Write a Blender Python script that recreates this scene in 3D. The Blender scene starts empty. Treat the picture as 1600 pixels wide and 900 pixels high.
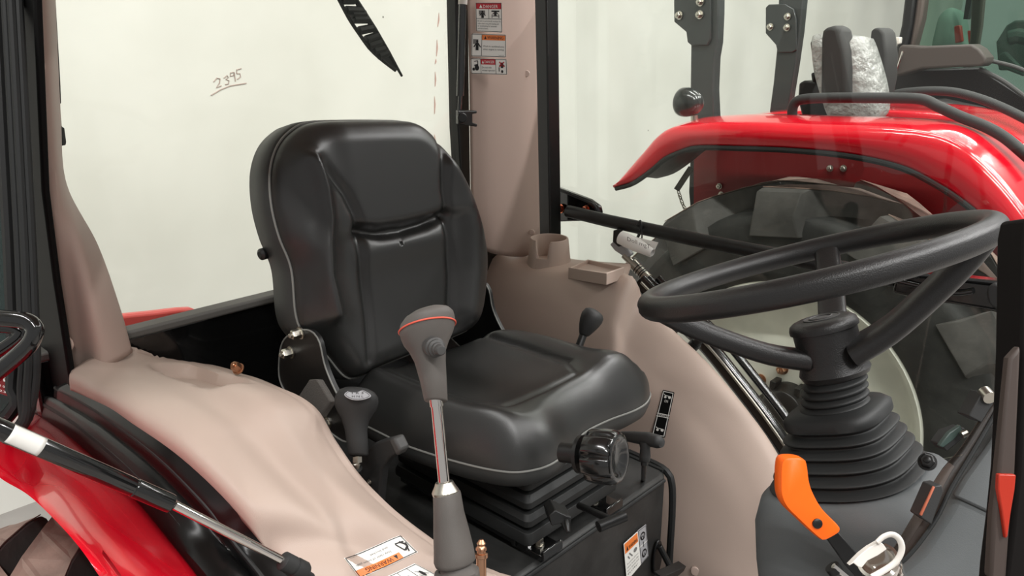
import bpy, math, random
from mathutils import Vector, Matrix
random.seed(7)

# ---------------------------------------------------------------- camera, world, lights, exposure
CAM_Z = 1.92                       # camera height above the hall floor; all builders use heights relative to the camera
FPX = 1250.0
PITCH, AZ = math.radians(17.2), math.radians(132.9)
scn = bpy.context.scene
col = scn.collection
hz = Vector((math.cos(AZ), math.sin(AZ), 0)); ZU = Vector((0, 0, 1))
FW = hz*math.cos(PITCH) - ZU*math.sin(PITCH)
RT = hz.cross(ZU); UP = RT.cross(FW)
cd = bpy.data.cameras.new('camera'); cam = bpy.data.objects.new('camera', cd); col.objects.link(cam)
cd.sensor_width = 36; cd.lens = 36*FPX/1600; cd.clip_start = .02
cam.matrix_world = Matrix(((RT.x, UP.x, -FW.x, 0), (RT.y, UP.y, -FW.y, 0), (RT.z, UP.z, -FW.z, CAM_Z), (0, 0, 0, 1)))
scn.camera = cam
scn.view_settings.view_transform = 'Standard'; scn.view_settings.look = 'None'
scn.view_settings.gamma = 1; scn.view_settings.use_curve_mapping = False
scn.view_settings.exposure = -0.22
w = bpy.data.worlds.new('World'); scn.world = w; w.use_nodes = True
w.node_tree.nodes['Background'].inputs[0].default_value = (1, .99, .975, 1)
w.node_tree.nodes['Background'].inputs[1].default_value = 0.55
LAMP_W = (85, 175)        # lamps over the rear aisle, lamps over the front aisle

def srgb(c):
    return tuple([(v/255/12.92 if v/255 <= .04045 else ((v/255+.055)/1.055)**2.4) for v in c]) + (1,)

# ---------------------------------------------------------------- helpers
def ray(px, py): return FW + RT*((px-800)/FPX) - UP*((py-450)/FPX)
def PX(px, py, x): r = ray(px, py); return r*(x/r.x)
def PY(px, py, y): r = ray(px, py); return r*(y/r.y)
def PZ(px, py, z): r = ray(px, py); return r*(z/r.z)
def PD(px, py, d): return ray(px, py)*d
def PL(px, py, p0, n): r = ray(px, py); return r*(Vector(p0).dot(n)/r.dot(n))
def V(*a): return Vector(a)

def cr(pts, n, closed=False):
    """Catmull-Rom resample of a polyline to n points, spaced by arc length."""
    P = [Vector(p) for p in pts]; m = len(P)
    if m == 2 and not closed: return [P[0].lerp(P[1], i/(n-1)) for i in range(n)]
    segs = m if closed else m-1; S = []
    for i in range(segs):
        if closed: a, b, c, d = P[(i-1) % m], P[i], P[(i+1) % m], P[(i+2) % m]
        else: a, b, c, d = P[max(i-1, 0)], P[i], P[i+1], P[min(i+2, m-1)]
        for k in range(14):
            t = k/14; S.append(.5*((2*b)+(c-a)*t+(2*a-5*b+4*c-d)*t*t+(3*b-a-3*c+d)*t**3))
    S.append(P[0].copy() if closed else P[-1].copy())
    L = [0]
    for i in range(1, len(S)): L.append(L[-1]+(S[i]-S[i-1]).length)
    out = []; j = 0; cnt = n if closed else n-1
    for i in range(n):
        t = L[-1]*i/cnt
        while j < len(L)-2 and L[j+1] < t: j += 1
        dl = L[j+1]-L[j]; out.append(S[j].lerp(S[j+1], 0 if dl < 1e-9 else (t-L[j])/dl))
    return out

def perp(d):
    d = d.normalized(); a = Vector((0, 0, 1)) if abs(d.z) < .9 else Vector((1, 0, 0))
    u = a.cross(d).normalized(); return u, d.cross(u).normalized()

class MB:
    def __init__(s): s.v = []; s.f = []; s.mi = []; s.cur = 0
    def add(s, vs, fs):
        o = len(s.v); s.v += [Vector(v) for v in vs]; s.f += [tuple(o+i for i in f) for f in fs]; s.mi += [s.cur]*len(fs); return s
    def box(s, c, sx, sy, sz, X=None, Y=None, Z=None):
        X = (X or V(1, 0, 0)).normalized(); Y = (Y or V(0, 1, 0)).normalized(); Z = (Z or X.cross(Y)).normalized(); c = Vector(c)
        vs = [c+X*(a*sx/2)+Y*(b*sy/2)+Z*(e*sz/2) for a in (-1, 1) for b in (-1, 1) for e in (-1, 1)]
        return s.add(vs, [(0, 1, 3, 2), (4, 6, 7, 5), (0, 4, 5, 1), (2, 3, 7, 6), (0, 2, 6, 4), (1, 5, 7, 3)])
    def prism(s, poly, t):
        n = len(poly); t = Vector(t); P = [Vector(p) for p in poly]
        nrm = sum(((P[i]-P[0]).cross(P[(i+1) % n]-P[0]) for i in range(n)), Vector())
        if nrm.dot(t) > 0: P.reverse()
        return s.add(P+[p+t for p in P], [tuple(range(n)), tuple(range(2*n-1, n-1, -1))]+[(i, i+n, (i+1) % n+n, (i+1) % n) for i in range(n)])
    def tube(s, pts, r, seg=16, closed=False, n=None, flat=1.0, ref=None, caps=True):
        P = cr(pts, n, closed) if n else [Vector(p) for p in pts]; m = len(P); vs = []; fs = []; u = None
        for i, p in enumerate(P):
            if closed: d = P[(i+1) % m]-P[(i-1) % m]
            else: d = P[min(i+1, m-1)]-P[max(i-1, 0)]
            d.normalize()
            if ref is not None: u = (Vector(ref)-d*Vector(ref).dot(d)).normalized()
            elif u is None: u = perp(d)[0]
            else: u = (u-d*u.dot(d)).normalized()
            w_ = d.cross(u)
            rr = r[i] if (isinstance(r, (list, tuple)) and len(r) == m) else (r if not isinstance(r, (list, tuple)) else r[0]+(r[-1]-r[0])*i/(m-1))
            for k in range(seg):
                a = 2*math.pi*k/seg; vs.append(p+u*(math.cos(a)*rr)+w_*(math.sin(a)*rr*flat))
        for i in range(m if closed else m-1):
            j = (i+1) % m
            for k in range(seg): fs.append((i*seg+k, i*seg+(k+1) % seg, j*seg+(k+1) % seg, j*seg+k))
        if not closed and caps: fs.append(tuple(reversed(range(seg)))); fs.append(tuple((m-1)*seg+k for k in range(seg)))
        return s.add(vs, fs)
    def lathe(s, prof, o, ax, seg=32, caps=True):
        """prof: (radius, height along ax)"""
        o = Vector(o); ax = Vector(ax).normalized(); u, w_ = perp(ax); vs = []; fs = []
        for r, h in prof:
            for k in range(seg):
                a = 2*math.pi*k/seg; vs.append(o+ax*h+u*(math.cos(a)*r)+w_*(math.sin(a)*r))
        m = len(prof)
        for i in range(m-1):
            for k in range(seg): fs.append((i*seg+k, i*seg+(k+1) % seg, (i+1)*seg+(k+1) % seg, (i+1)*seg+k))
        if caps: fs.append(tuple(reversed(range(seg)))); fs.append(tuple((m-1)*seg+k for k in range(seg)))
        return s.add(vs, fs)
    def rings(s, R, caps=True, closed=False):
        n = len(R[0]); vs = [p for r in R for p in r]; fs = []; m = len(R)
        for i in range(m if closed else m-1):
            for k in range(n): fs.append((i*n+k, i*n+(k+1) % n, ((i+1) % m)*n+(k+1) % n, ((i+1) % m)*n+k))
        if caps and not closed: fs.append(tuple(reversed(range(n)))); fs.append(tuple((m-1)*n+k for k in range(n)))
        return s.add(vs, fs)
    def sheet(s, G):
        nu = len(G); nv = len(G[0])
        return s.add([p for r in G for p in r], [(i*nv+j, i*nv+j+1, (i+1)*nv+j+1, (i+1)*nv+j) for i in range(nu-1) for j in range(nv-1)])
    def build(s, name, mat, parent=None, smooth=35, bevel=0, bseg=2, solid=0, soff=-1, sub=0, label=None, recalc=True):
        me = bpy.data.meshes.new(name)
        root = parent
        off = V(0, 0, -CAM_Z)
        if root is not None: off = Vector(root['_w'])-V(0, 0, CAM_Z)
        me.from_pydata([tuple(v-off) for v in s.v], [], s.f)
        for m in (mat if isinstance(mat, (list, tuple)) else [mat]): me.materials.append(m)
        for p, i in zip(me.polygons, s.mi): p.material_index = i
        if recalc:
            import bmesh
            bm = bmesh.new(); bm.from_mesh(me); bmesh.ops.recalc_face_normals(bm, faces=bm.faces); bm.to_mesh(me); bm.free()
        me.polygons.foreach_set('use_smooth', [True]*len(me.polygons))
        if smooth < 180: me.set_sharp_from_angle(angle=math.radians(smooth))
        o = bpy.data.objects.new(name, me); col.objects.link(o)
        if root is not None: o.parent = root
        o['_w'] = tuple(off+V(0, 0, CAM_Z))
        if solid: md = o.modifiers.new('Solidify', 'SOLIDIFY'); md.thickness = solid; md.offset = soff
        if bevel: md = o.modifiers.new('Bevel', 'BEVEL'); md.width = bevel; md.segments = bseg; md.limit_method = 'ANGLE'; md.angle_limit = math.radians(40); md.harden_normals = False
        if sub: md = o.modifiers.new('Sub', 'SUBSURF'); md.levels = sub; md.render_levels = sub
        if label: o['label'] = label
        return o

def thing(name, label, cat, loc, group=None):
    o = bpy.data.objects.new(name, None); col.objects.link(o)
    p = Vector(loc)+V(0, 0, CAM_Z); o.location = p; o['_w'] = tuple(p); o.empty_display_size = .05
    o['label'] = label; o['category'] = cat
    if group: o['group'] = group
    return o
def tag(o, label, cat, group=None):
    o['label'] = label; o['category'] = cat
    if group: o['group'] = group
    return o
def struct(o): o['kind'] = 'structure'; return o

def loft(curves, nu, nv, edge=None):
    C = [cr(c, nu) for c in curves]; G = []
    for i in range(nu):
        G.append(cr([c[i] for c in C], nv) if len(C) > 2 else [C[0][i].lerp(C[1][i], k/(nv-1)) for k in range(nv)])
    return G

# ---------------------------------------------------------------- materials
def mat(name, c, rough=.5, metal=0, spec=.5, bump=0, bscale=400, coat=0, var=0, vscale=3, sheen=0, var_c=None, bdist=.001, detail=2):
    m = bpy.data.materials.new(name); m.use_nodes = True; nt = m.node_tree; b = nt.nodes['Principled BSDF']
    b.inputs['Base Color'].default_value = srgb(c); b.inputs['Roughness'].default_value = rough
    b.inputs['Metallic'].default_value = metal; b.inputs['Specular IOR Level'].default_value = spec
    b.inputs['Coat Weight'].default_value = coat; b.inputs['Coat Roughness'].default_value = .05
    tc = nt.nodes.new('ShaderNodeTexCoord')
    if bump:
        n = nt.nodes.new('ShaderNodeTexNoise'); n.inputs['Scale'].default_value = bscale; n.inputs['Detail'].default_value = detail
        bp = nt.nodes.new('ShaderNodeBump'); bp.inputs['Strength'].default_value = bump; bp.inputs['Distance'].default_value = bdist
        nt.links.new(tc.outputs['Object'], n.inputs['Vector']); nt.links.new(n.outputs[0], bp.inputs['Height']); nt.links.new(bp.outputs[0], b.inputs['Normal'])
    if var:
        n = nt.nodes.new('ShaderNodeTexNoise'); n.inputs['Scale'].default_value = vscale; n.inputs['Detail'].default_value = 5
        r = nt.nodes.new('ShaderNodeValToRGB'); c2 = var_c or tuple(max(0, min(255, v*(1-var))) for v in c)
        r.color_ramp.elements[0].position = .35; r.color_ramp.elements[1].position = .65
        r.color_ramp.elements[0].color = srgb(c2); r.color_ramp.elements[1].color = srgb(c)
        nt.links.new(tc.outputs['Object'], n.inputs['Vector']); nt.links.new(n.outputs[0], r.inputs[0]); nt.links.new(r.outputs[0], b.inputs['Base Color'])
    return m
def glass(name, tint, refl=.5, ior=1.45, rough=0.0):
    m = bpy.data.materials.new(name); m.use_nodes = True; nt = m.node_tree; nt.nodes.clear()
    o = nt.nodes.new('ShaderNodeOutputMaterial'); t = nt.nodes.new('ShaderNodeBsdfTransparent'); g = nt.nodes.new('ShaderNodeBsdfGlossy')
    f = nt.nodes.new('ShaderNodeFresnel'); x = nt.nodes.new('ShaderNodeMixShader'); mu = nt.nodes.new('ShaderNodeMath'); mu.operation = 'MULTIPLY'
    mu.inputs[1].default_value = refl; f.inputs[0].default_value = ior
    t.inputs[0].default_value = srgb(tint); g.inputs['Roughness'].default_value = rough
    nt.links.new(f.outputs[0], mu.inputs[0]); nt.links.new(mu.outputs[0], x.inputs[0]); nt.links.new(t.outputs[0], x.inputs[1]); nt.links.new(g.outputs[0], x.inputs[2]); nt.links.new(x.outputs[0], o.inputs[0])
    return m
M = {}
M['beige'] = mat('beige_plastic', (186, 166, 154), .5, bump=.25, bscale=900, bdist=.0006, spec=.4)
M['beige2'] = mat('beige_pillar_plastic', (180, 158, 147), .5, bump=.25, bscale=900, bdist=.0006, spec=.4)
M['cap'] = mat('screw_cap_plastic', (205, 182, 170), .4)
M['vinyl'] = mat('black_vinyl', (36, 36, 35), .34, bump=.5, bscale=1100, bdist=.0003, spec=.7)
M['shell'] = mat('seat_shell_plastic', (48, 49, 48), .5, bump=.2, bscale=900, bdist=.0004)
M['piping'] = mat('piping_trim', (120, 120, 116), .35)
M['paint'] = mat('glossy_black_paint', (14, 14, 14), .14, coat=.6, spec=.5, bump=.15, bscale=30, bdist=.001)
M['satin'] = mat('satin_black_metal', (15, 15, 15), .40, bump=.2, bscale=200, bdist=.0005)
M['matte'] = mat('matte_black_plastic', (38, 38, 38), .6, bump=.3, bscale=900, bdist=.0004)
M['rubber'] = mat('black_rubber', (30, 31, 31), .55, bump=.2, bscale=500, bdist=.0005, spec=.35)
M['seal'] = mat('grey_window_gasket', (96, 94, 90), .6)
M['grey'] = mat('grey_grip_plastic', (94, 89, 85), .55, bump=.4, bscale=1200, bdist=.0004, var=.08, vscale=20)
M['dgrey'] = mat('dark_grey_plastic', (66, 65, 64), .55, bump=.4, bscale=1200, bdist=.0004)
M['dash'] = mat('slate_grey_plastic', (84, 87, 88), .55, bump=.35, bscale=1100, bdist=.0005, spec=.35)
M['wheelm'] = mat('soft_black_foam', (29, 28, 28), .40, bump=.6, bscale=700, bdist=.0006)
M['chrome'] = mat('chrome', (215, 210, 205), .08, metal=1)
M['bolt'] = mat('zinc_bolt', (190, 186, 176), .3, metal=1, bump=.2, bscale=300)
M['brass'] = mat('yellow_zinc_bolt', (196, 150, 120), .3, metal=1)
M['red'] = mat('red_paint', (216, 8, 34), .16, coat=.8, spec=.5)
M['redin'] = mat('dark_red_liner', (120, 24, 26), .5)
M['orange'] = mat('orange_plastic', (255, 104, 8), .4, bump=.2, bscale=1000, bdist=.0004)
M['white'] = mat('white_plastic', (232, 226, 218), .4)
M['rim'] = mat('cream_rim_paint', (228, 228, 216), .45, var=.08, vscale=8, bump=.1, bscale=40)
M['tyre'] = mat('tyre_rubber', (60, 60, 58), .6, bump=.5, bscale=60, bdist=.002, var=.35, vscale=9, spec=.35)
M['lug'] = mat('lug_rubber', (92, 90, 87), .6, bump=.5, bscale=60, bdist=.002, var=.3, vscale=9, spec=.35)
M['tread'] = mat('dusty_tread', (158, 134, 122), .75, bump=.5, bscale=80, bdist=.002, var=.2, vscale=14)
M['lamp'] = mat('black_lamp_shell', (40, 42, 42), .2, coat=.4)
M['web'] = mat('grey_webbing', (92, 88, 84), .8, bump=1, bscale=500)
M['plat'] = mat('scuffed_black_platform', (46, 46, 45), .5, bump=.5, bscale=60, bdist=.0012, var=.3, vscale=14, spec=.5)
M['paper'] = mat('white_paper', (232, 230, 226), .7)
M['ink'] = mat('black_print', (30, 28, 28), .6)
M['inkgrey'] = mat('grey_print', (120, 118, 116), .6)
M['label'] = mat('white_label', (240, 238, 232), .35)
M['lorange'] = mat('orange_label', (240, 130, 60), .35)
M['lred'] = mat('red_label', (190, 22, 40), .35)
M['lsilver'] = mat('silver_label', (165, 165, 168), .35)
M['lblack'] = mat('black_label', (16, 16, 16), .35)
M['lime'] = mat('clear_wrap_film', (150, 150, 147), .16, spec=.9, bump=1, bscale=24, bdist=.02, detail=6)
M['glass'] = glass('clear_glass', (250, 251, 248), .45)
M['gdoor'] = glass('door_glass', (246, 248, 245), .75)
M['gtint'] = glass('green_tinted_glass', (196, 216, 206), .9)
M['gedge'] = glass('smoked_glass_edge', (196, 182, 174), .9, rough=.4)
M['gsmoke'] = glass('smoked_door_glass', (120, 132, 132), 1.0)
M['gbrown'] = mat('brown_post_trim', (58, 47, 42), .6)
M['amberred'] = mat('amber_red', (165, 38, 16), .4)
M['copper'] = mat('copper_bolt', (205, 120, 90), .25, metal=1)
# ---------------------------------------------------------------- hall
FLOOR = -CAM_Z
XW = -3.6
def wall_material():
    m = mat('white_wall_sheet', (214, 214, 204), .45, spec=.3)
    nt = m.node_tree; b = nt.nodes['Principled BSDF']; tc = nt.nodes.new('ShaderNodeTexCoord')
    n1 = nt.nodes.new('ShaderNodeTexNoise'); n1.inputs['Scale'].default_value = 1.1; n1.inputs['Detail'].default_value = 6
    r = nt.nodes.new('ShaderNodeValToRGB'); r.color_ramp.elements[0].color = srgb((212, 212, 204)); r.color_ramp.elements[1].color = srgb((224, 224, 217))
    r.color_ramp.elements[0].position = .35; r.color_ramp.elements[1].position = .65
    nt.links.new(tc.outputs['Object'], n1.inputs[0]); nt.links.new(n1.outputs[0], r.inputs[0])
    # sparse dark specks on the sheet
    n2 = nt.nodes.new('ShaderNodeTexVoronoi'); n2.inputs['Scale'].default_value = 3.2
    lt = nt.nodes.new('ShaderNodeMath'); lt.operation = 'LESS_THAN'; lt.inputs[1].default_value = .022
    mx = nt.nodes.new('ShaderNodeMix'); mx.data_type = 'RGBA'; mx.inputs['B'].default_value = srgb((130, 128, 120))
    nt.links.new(tc.outputs['Object'], n2.inputs['Vector']); nt.links.new(n2.outputs[0], lt.inputs[0]); nt.links.new(lt.outputs[0], mx.inputs['Factor'])
    nt.links.new(r.outputs[0], mx.inputs['A']); nt.links.new(mx.outputs['Result'], b.inputs['Base Color'])
    wv = nt.nodes.new('ShaderNodeTexWave'); wv.inputs['Scale'].default_value = .35; wv.inputs['Distortion'].default_value = 2.5; wv.bands_direction = 'Y'
    bp = nt.nodes.new('ShaderNodeBump'); bp.inputs['Strength'].default_value = .25; bp.inputs['Distance'].default_value = .08
    nt.links.new(tc.outputs['Object'], wv.inputs[0]); nt.links.new(wv.outputs[0], bp.inputs['Height']); nt.links.new(bp.outputs[0], b.inputs['Normal'])
    return m
M['wall'] = wall_material()
M['floor'] = mat('grey_concrete', (150, 146, 142), .4, var=.15, vscale=2, bump=.15, bscale=20)
M['ceil'] = mat('white_ceiling', (225, 225, 220), .7)
struct(MB().box((1.2, 4.5, FLOOR-.05), 10.2, 18, .1).build('floor', M['floor']))
wb = struct(MB().box((XW-.05, 4.5, FLOOR+2.5), .1, 18, 5).build('wall_back', M['wall']))
struct(MB().box((1.2, 4.5, FLOOR+5.05), 10.2, 18, .1).build('ceiling', M['ceil']))
for i, (lx, ly) in enumerate([(-.7, -1.2), (-.7, .9), (-.7, 3.0), (-.7, 5.1), (-.7, 8.0), (2.3, -1.2), (2.3, .9), (2.3, 3.0), (2.3, 5.1), (2.3, 8.0)]):
    t = thing('ceiling_light', 'long white tube light fixture under the hall ceiling', 'ceiling light', (lx, ly, FLOOR+4.95), 'ceiling tube lights')
    MB().box((lx, ly, FLOOR+4.96), 2.5, .16, .06).build('housing', M['white'], t, bevel=.01)
    ld = bpy.data.lights.new('tube_lamp', 'AREA'); ld.shape = 'RECTANGLE'; ld.size = 2.4; ld.size_y = .12; ld.energy = LAMP_W[0 if lx < 0 else 1]; ld.color = (1, .993, .98)
    lo = bpy.data.objects.new('tube_lamp', ld); col.objects.link(lo); lo.parent = t; lo.location = (0, 0, -.04)
# marks on the wall sheet
def wall_marks():
    x = XW+.002; m = MB()
    def line(pts, r):
        m.tube([PX(a, b, x) for a, b in pts], r, 6)
    line([(334, 128), (339, 122), (344, 123), (343, 130), (338, 137), (346, 134)], .0026)
    line([(350, 122), (355, 118), (357, 121), (353, 124), (358, 126), (357, 131), (352, 132)], .0024)
    line([(365, 113), (360, 114), (360, 119), (365, 118), (366, 113), (368, 127)], .0024)
    line([(377, 107), (370, 109), (370, 115), (375, 115), (376, 120), (371, 124)], .0024)
    line([(330, 149), (345, 140), (360, 134), (385, 130)], .0028)
    o = m.build('pencil_number', mat('pencil', (176, 158, 150), .8)); struct(o); o['label'] = 'number 2395 pencilled and underlined on the white wall'; 
    o.name = 'trim_1'
    m = MB()
    for (a, b, c, d) in [(686, 20, 684, 42), (683, 62, 682, 88), (681, 92, 680, 100), (680, 112, 680, 135), (679, 150, 679, 178), (679, 210, 679, 228)]:
        m.tube([PX(a, b, x), PX((a+c)/2+.6, (b+d)/2, x), PX(c, d, x)], [.001, .005, .002], 6)
    o = m.build('trim_2', mat('rust_stain', (196, 160, 150), .8)); struct(o); o['label'] = 'broken vertical rust streak on the white wall'
wall_marks()

# ---------------------------------------------------------------- stickers and small hardware
def text_mesh(txt):
    c = bpy.data.curves.new('t', 'FONT'); c.body = txt; c.align_x = 'LEFT'; c.resolution_u = 2
    o = bpy.data.objects.new('t', c); me = bpy.data.meshes.new_from_object(o)
    vs = [v.co.copy() for v in me.vertices]; fs = [tuple(p.vertices) for p in me.polygons]
    bpy.data.objects.remove(o); bpy.data.meshes.remove(me); bpy.data.curves.remove(c)
    xs = [v.x for v in vs] or [0]; x0, x1 = min(xs), max(xs)
    return [(v.x-x0, v.y) for v in vs], fs, x1-x0
def sticker(name, parent, q, els, mats, label=None, nrm=None, base=0, radius=.06, lift=.0006, bend=None, bvh=None):
    """q: 4 corner points TL,TR,BR,BL in reading direction. els: ('r',u0,v0,u1,v1,mi) ('p',[(u,v)..],mi) ('t',text,u,v,width,height,mi) ('o',u,v,ru,rv,mi)"""
    TL, TR, BR, BL = [Vector(p) for p in q]
    n = nrm or (TR-TL).cross(TL-BL); n = Vector(n).normalized()
    if n.dot(TL) > 0: n = -n
    W, Hh = (TR-TL).length, (TL-BL).length
    def P(u, v, k):
        p = TL.lerp(TR, u).lerp(BL.lerp(BR, u), v)+n*(lift+.00025*k)
        if bvh:
            hit = bvh.ray_cast(p+n*.08, -n, .2)
            if hit[0] is not None: p = hit[0]+n*(.0042+.0003*k)
        return p
    m = MB(); m.cur = base
    ring = []; ru = radius; rv = radius*W/Hh
    for cu, cv, a0 in ((1-ru, rv, -90), (1-ru, 1-rv, 0), (ru, 1-rv, 90), (ru, rv, 180)):
        for k in range(4):
            a = math.radians(a0+30*k); ring.append((cu+ru*math.cos(a), cv+rv*math.sin(a)))
    if bvh: m.sheet([[P(max(.003, min(.997, i/14)), j/10, 0) for j in range(11)] for i in range(15)])
    else: m.prism([P(u, v, -2) for u, v in ring], n*.0007)
    for e in els:
        m.cur = e[-1]; K = 2
        if e[0] == 'r':
            _, a, b, c, d, _m = e; m.sheet([[P(a+(c-a)*i/8, b+(d-b)*j/3, K) for j in range(4)] for i in range(9)])
        elif e[0] == 'p': m.add([P(u, v, 3) for u, v in e[1]], [tuple(range(len(e[1])))])
        elif e[0] == 'o':
            _, a, b, c, d, _m = e; m.add([P(a+c*math.cos(t*.5236), b+d*math.sin(t*.5236), 3) for t in range(12)], [tuple(range(12))])
        elif e[0] == 'l':
            _, a, b, c, d, th, _m = e; du, dv = (c-a)*W, (d-b)*Hh; L = math.hypot(du, dv) or 1; ou, ov = -dv/L*th/2, du/L*th/2
            m.sheet([[P(a+(c-a)*i/8+sg*ou/W, b+(d-b)*i/8+sg*ov/Hh, 3) for sg in (1, -1)] for i in range(9)])
        elif e[0] == 't':
            _, tx, u, v, wd, ht, _m = e; vs, fs, tw = text_mesh(tx)
            m.add([P(u+x/tw*wd, v-y/.72*ht, 4) for x, y in vs], fs)
    return m.build(name, mats, parent, smooth=20, label=label, recalc=False)
def frame_lines(t, mi, ins=.02, asp=1.0):
    a, b = ins, ins*asp
    return [('l', a, b, 1-a, b, t, mi), ('l', a, 1-b, 1-a, 1-b, t, mi), ('l', a, b, a, 1-b, t, mi), ('l', 1-a, b, 1-a, 1-b, t, mi)]
def man(cu, cv, su, sv, mi):
    return [('o', cu, cv-.32*sv, .13*su, .12*sv, mi), ('p', [(cu-.14*su, cv-.2*sv), (cu+.14*su, cv-.2*sv), (cu+.42*su, cv+.15*sv), (cu+.32*su, cv+.2*sv), (cu+.15*su, cv), (cu+.16*su, cv+.45*sv), (cu-.16*su, cv+.45*sv), (cu-.15*su, cv), (cu-.32*su, cv+.2*sv), (cu-.42*su, cv+.15*sv)], mi)]
def tri(cu, cv, su, sv, mi): return [('p', [(cu, cv-sv/2), (cu+su/2, cv+sv/2), (cu-su/2, cv+sv/2)], mi)]
def bolt(m, p, ax, r=.007, h=.006, washer=True, dome=False):
    ax = Vector(ax).normalized(); p = Vector(p)
    if washer: m.lathe([(r*.4, 0), (r*1.25, 0), (r*1.25, r*.25), (r*.9, r*.3)], p, ax, 20)
    m.lathe([(r, 0), (r, h), (r*.82, h*1.2), (r*.4, h*1.22)], p+ax*r*.25, ax, 6)
    m.lathe([(r*.45, 0), (r*.45, h*1.5), (r*.3, h*1.6)], p+ax*r*.25, ax, 14)
def each(name, mt, parent, fns, **k):
    for f in fns:
        m = MB(); f(m); m.build(name, mt, parent, **k)
def bolts(name, mt, parent, pts, ax, r, h, **k):
    for p in pts:
        m = MB(); bolt(m, p, ax, r, h); m.build(name, mt, parent, **k)
def disc_cap(m, p, ax, r):
    m.lathe([(r, 0), (r, r*.25), (r*.8, r*.4), (r*.15, r*.42)], p, ax, 24)

# ---------------------------------------------------------------- the near tractor cab
CX = -.95
cab = thing('tractor', 'nearest tractor, its open cab with black frame and beige trim around the black seat', 'tractor', (-.95, .98, -1.3))
# rear corner and door posts
m = MB()
m.prism([PY(a, b, .405) for a, b in [(25, -60), (50, -60), (66, 300), (84, 440), (107, 585), (118, 640), (150, 700), (100, 660), (60, 640), (52, 560), (44, 300)]], (0, .012, 0))
m.build('rear_corner_post', mat('dull_black_post', (16, 16, 16), .55, spec=.12), cab, bevel=.004, label='glossy black post at the left edge')
m = MB(); m.prism([PX(a, b, -1.52) for a, b in [(711, -60), (731, -60), (734, 200), (737, 400), (728, 400), (716, 200)]], (-.035, 0, 0))
m.build('window_post', M['satin'], cab, bevel=.003)
m = MB(); m.prism([PY(a, b, 1.71) for a, b in [(832, -60), (853, -60), (857, 200), (861, 440), (843, 440), (838, 200)]], (.0, .05, 0))
m.build('door_post', M['satin'], cab, bevel=.004)
# near sill under the right door opening
SO = [(58, 640, .385), (105, 670, .385), (155, 712, .385), (195, 750, .385), (235, 795, .385), (280, 850, .385), (320, 900, .385), (350, 945, .385)]
SI = [(98, 540, .41), (112, 583, .41), (165, 610, .42), (215, 640, .425), (300, 700, .44), (390, 790, .46), (430, 850, .48), (470, 900, .49), (505, 945, .5)]
so = [PY(*a) for a in SO]; si = [PY(*a) for a in SI[1:]]
c0 = cr(so, 40); c3 = cr(si, 40)
c1 = [a.lerp(b, .3)+V(0, 0, .004) for a, b in zip(c0, c3)]; c2 = [a.lerp(b, .52)+V(0, 0, -.012) for a, b in zip(c0, c3)]
m = MB(); m.sheet(loft([[p+V(0, -.003, -.03) for p in c0], [p+V(0, 0, .003) for p in c0], c1, c2, [a.lerp(b, .62) for a, b in zip(c0, c3)], [p+V(0, .004, -.014) for p in c3]], 40, 26))
m.build('door_sill', mat('sill_black_paint', (13, 13, 13), .28, spec=.35, bump=.15, bscale=30), cab, solid=.008, soff=0)
m = MB(); m.tube([a.lerp(b, .56)+V(0, 0, .004) for a, b in zip(c0, c3)], .0035, 8); m.build('sill_trim', M['rubber'], cab)
m = MB(); m.tube([a.lerp(b, .16)+V(0, 0, .004) for a, b in zip(c0, c3)], .006, 8); m.build('sill_trim', M['rubber'], cab)
# rear panel and gasket under the rear window
m = MB(); m.box((-1.515, .98, -.79), .03, 1.2, .5); m.build('rear_panel', M['paint'], cab, bevel=.004, label='glossy black panel under the rear window')
m = MB(); m.box((-1.51, .98, -.532), .04, 1.2, .018); m.build('window_gasket', M['seal'], cab, bevel=.005)
m = MB(); m.box((-1.535, .96, -.12), .005, 1.14, .82); m.build('rear_window', M['glass'], cab)
# roof above the frame keeps the cab in shade
m = MB(); m.box((-.8, .98, .5), 1.6, 1.34, .12); m.build('roof', M['beige2'], cab, bevel=.04)
def sst(x): x = max(0, min(1, x)); return x*x*(3-2*x)
# pillar trims
L_ = [PY(a, b, .418) for a, b in [(44, -60), (50, 60), (57, 180), (66, 300), (84, 440), (96, 530), (106, 583)]]
Mi = [PY(a, b, y) for a, b, y in [(64, -60, .435), (69, 60, .435), (76, 180, .435), (88, 300, .437), (108, 420, .44), (122, 510, .442), (131, 577, .445)]]
Mj = [PY(a, b, y) for a, b, y in [(75, -60, .455), (80, 60, .455), (86, 180, .455), (98, 292, .46), (128, 390, .463), (150, 490, .465), (165, 572, .468)]]
Rr = [PY(a, b, y) for a, b, y in [(81, -60, .485), (86, 60, .485), (92, 180, .485), (101, 287, .49), (150, 385, .505), (183, 480, .515), (203, 552, .52)]]
Re = [p+V(-.03, .004, 0) for p in Rr]
m = MB(); m.sheet(loft([L_, Mi, Mj, Rr, Re], 60, 30))
tr1 = m.build('pillar_trim', M['beige2'], cab, solid=.006, soff=0, label='beige trim on the pillar at the left edge, wide at its foot')
each('screw_cap', M['cap'], tr1, [lambda m: disc_cap(m, PY(58, 103, .418), (.5, -.8, .1), .014), lambda m: disc_cap(m, PY(104, 537, .418), (.5, -.8, .1), .014)])
A = [(728, -60), (733, 100), (735, 250), (737, 330), (746, 385)]; B = [(833, -60), (838, 150), (841, 300), (843, 385)]
nT = V(.62, -.78, 0)
a_ = cr([PX(x, y, -1.5) for x, y in A], 40); b_ = cr([PY(x, y, 1.66) for x, y in B], 40)
m1 = [a.lerp(b, .3)+nT*.022 for a, b in zip(a_, b_)]; m2 = [a.lerp(b, .75)+nT*.024 for a, b in zip(a_, b_)]
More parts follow.
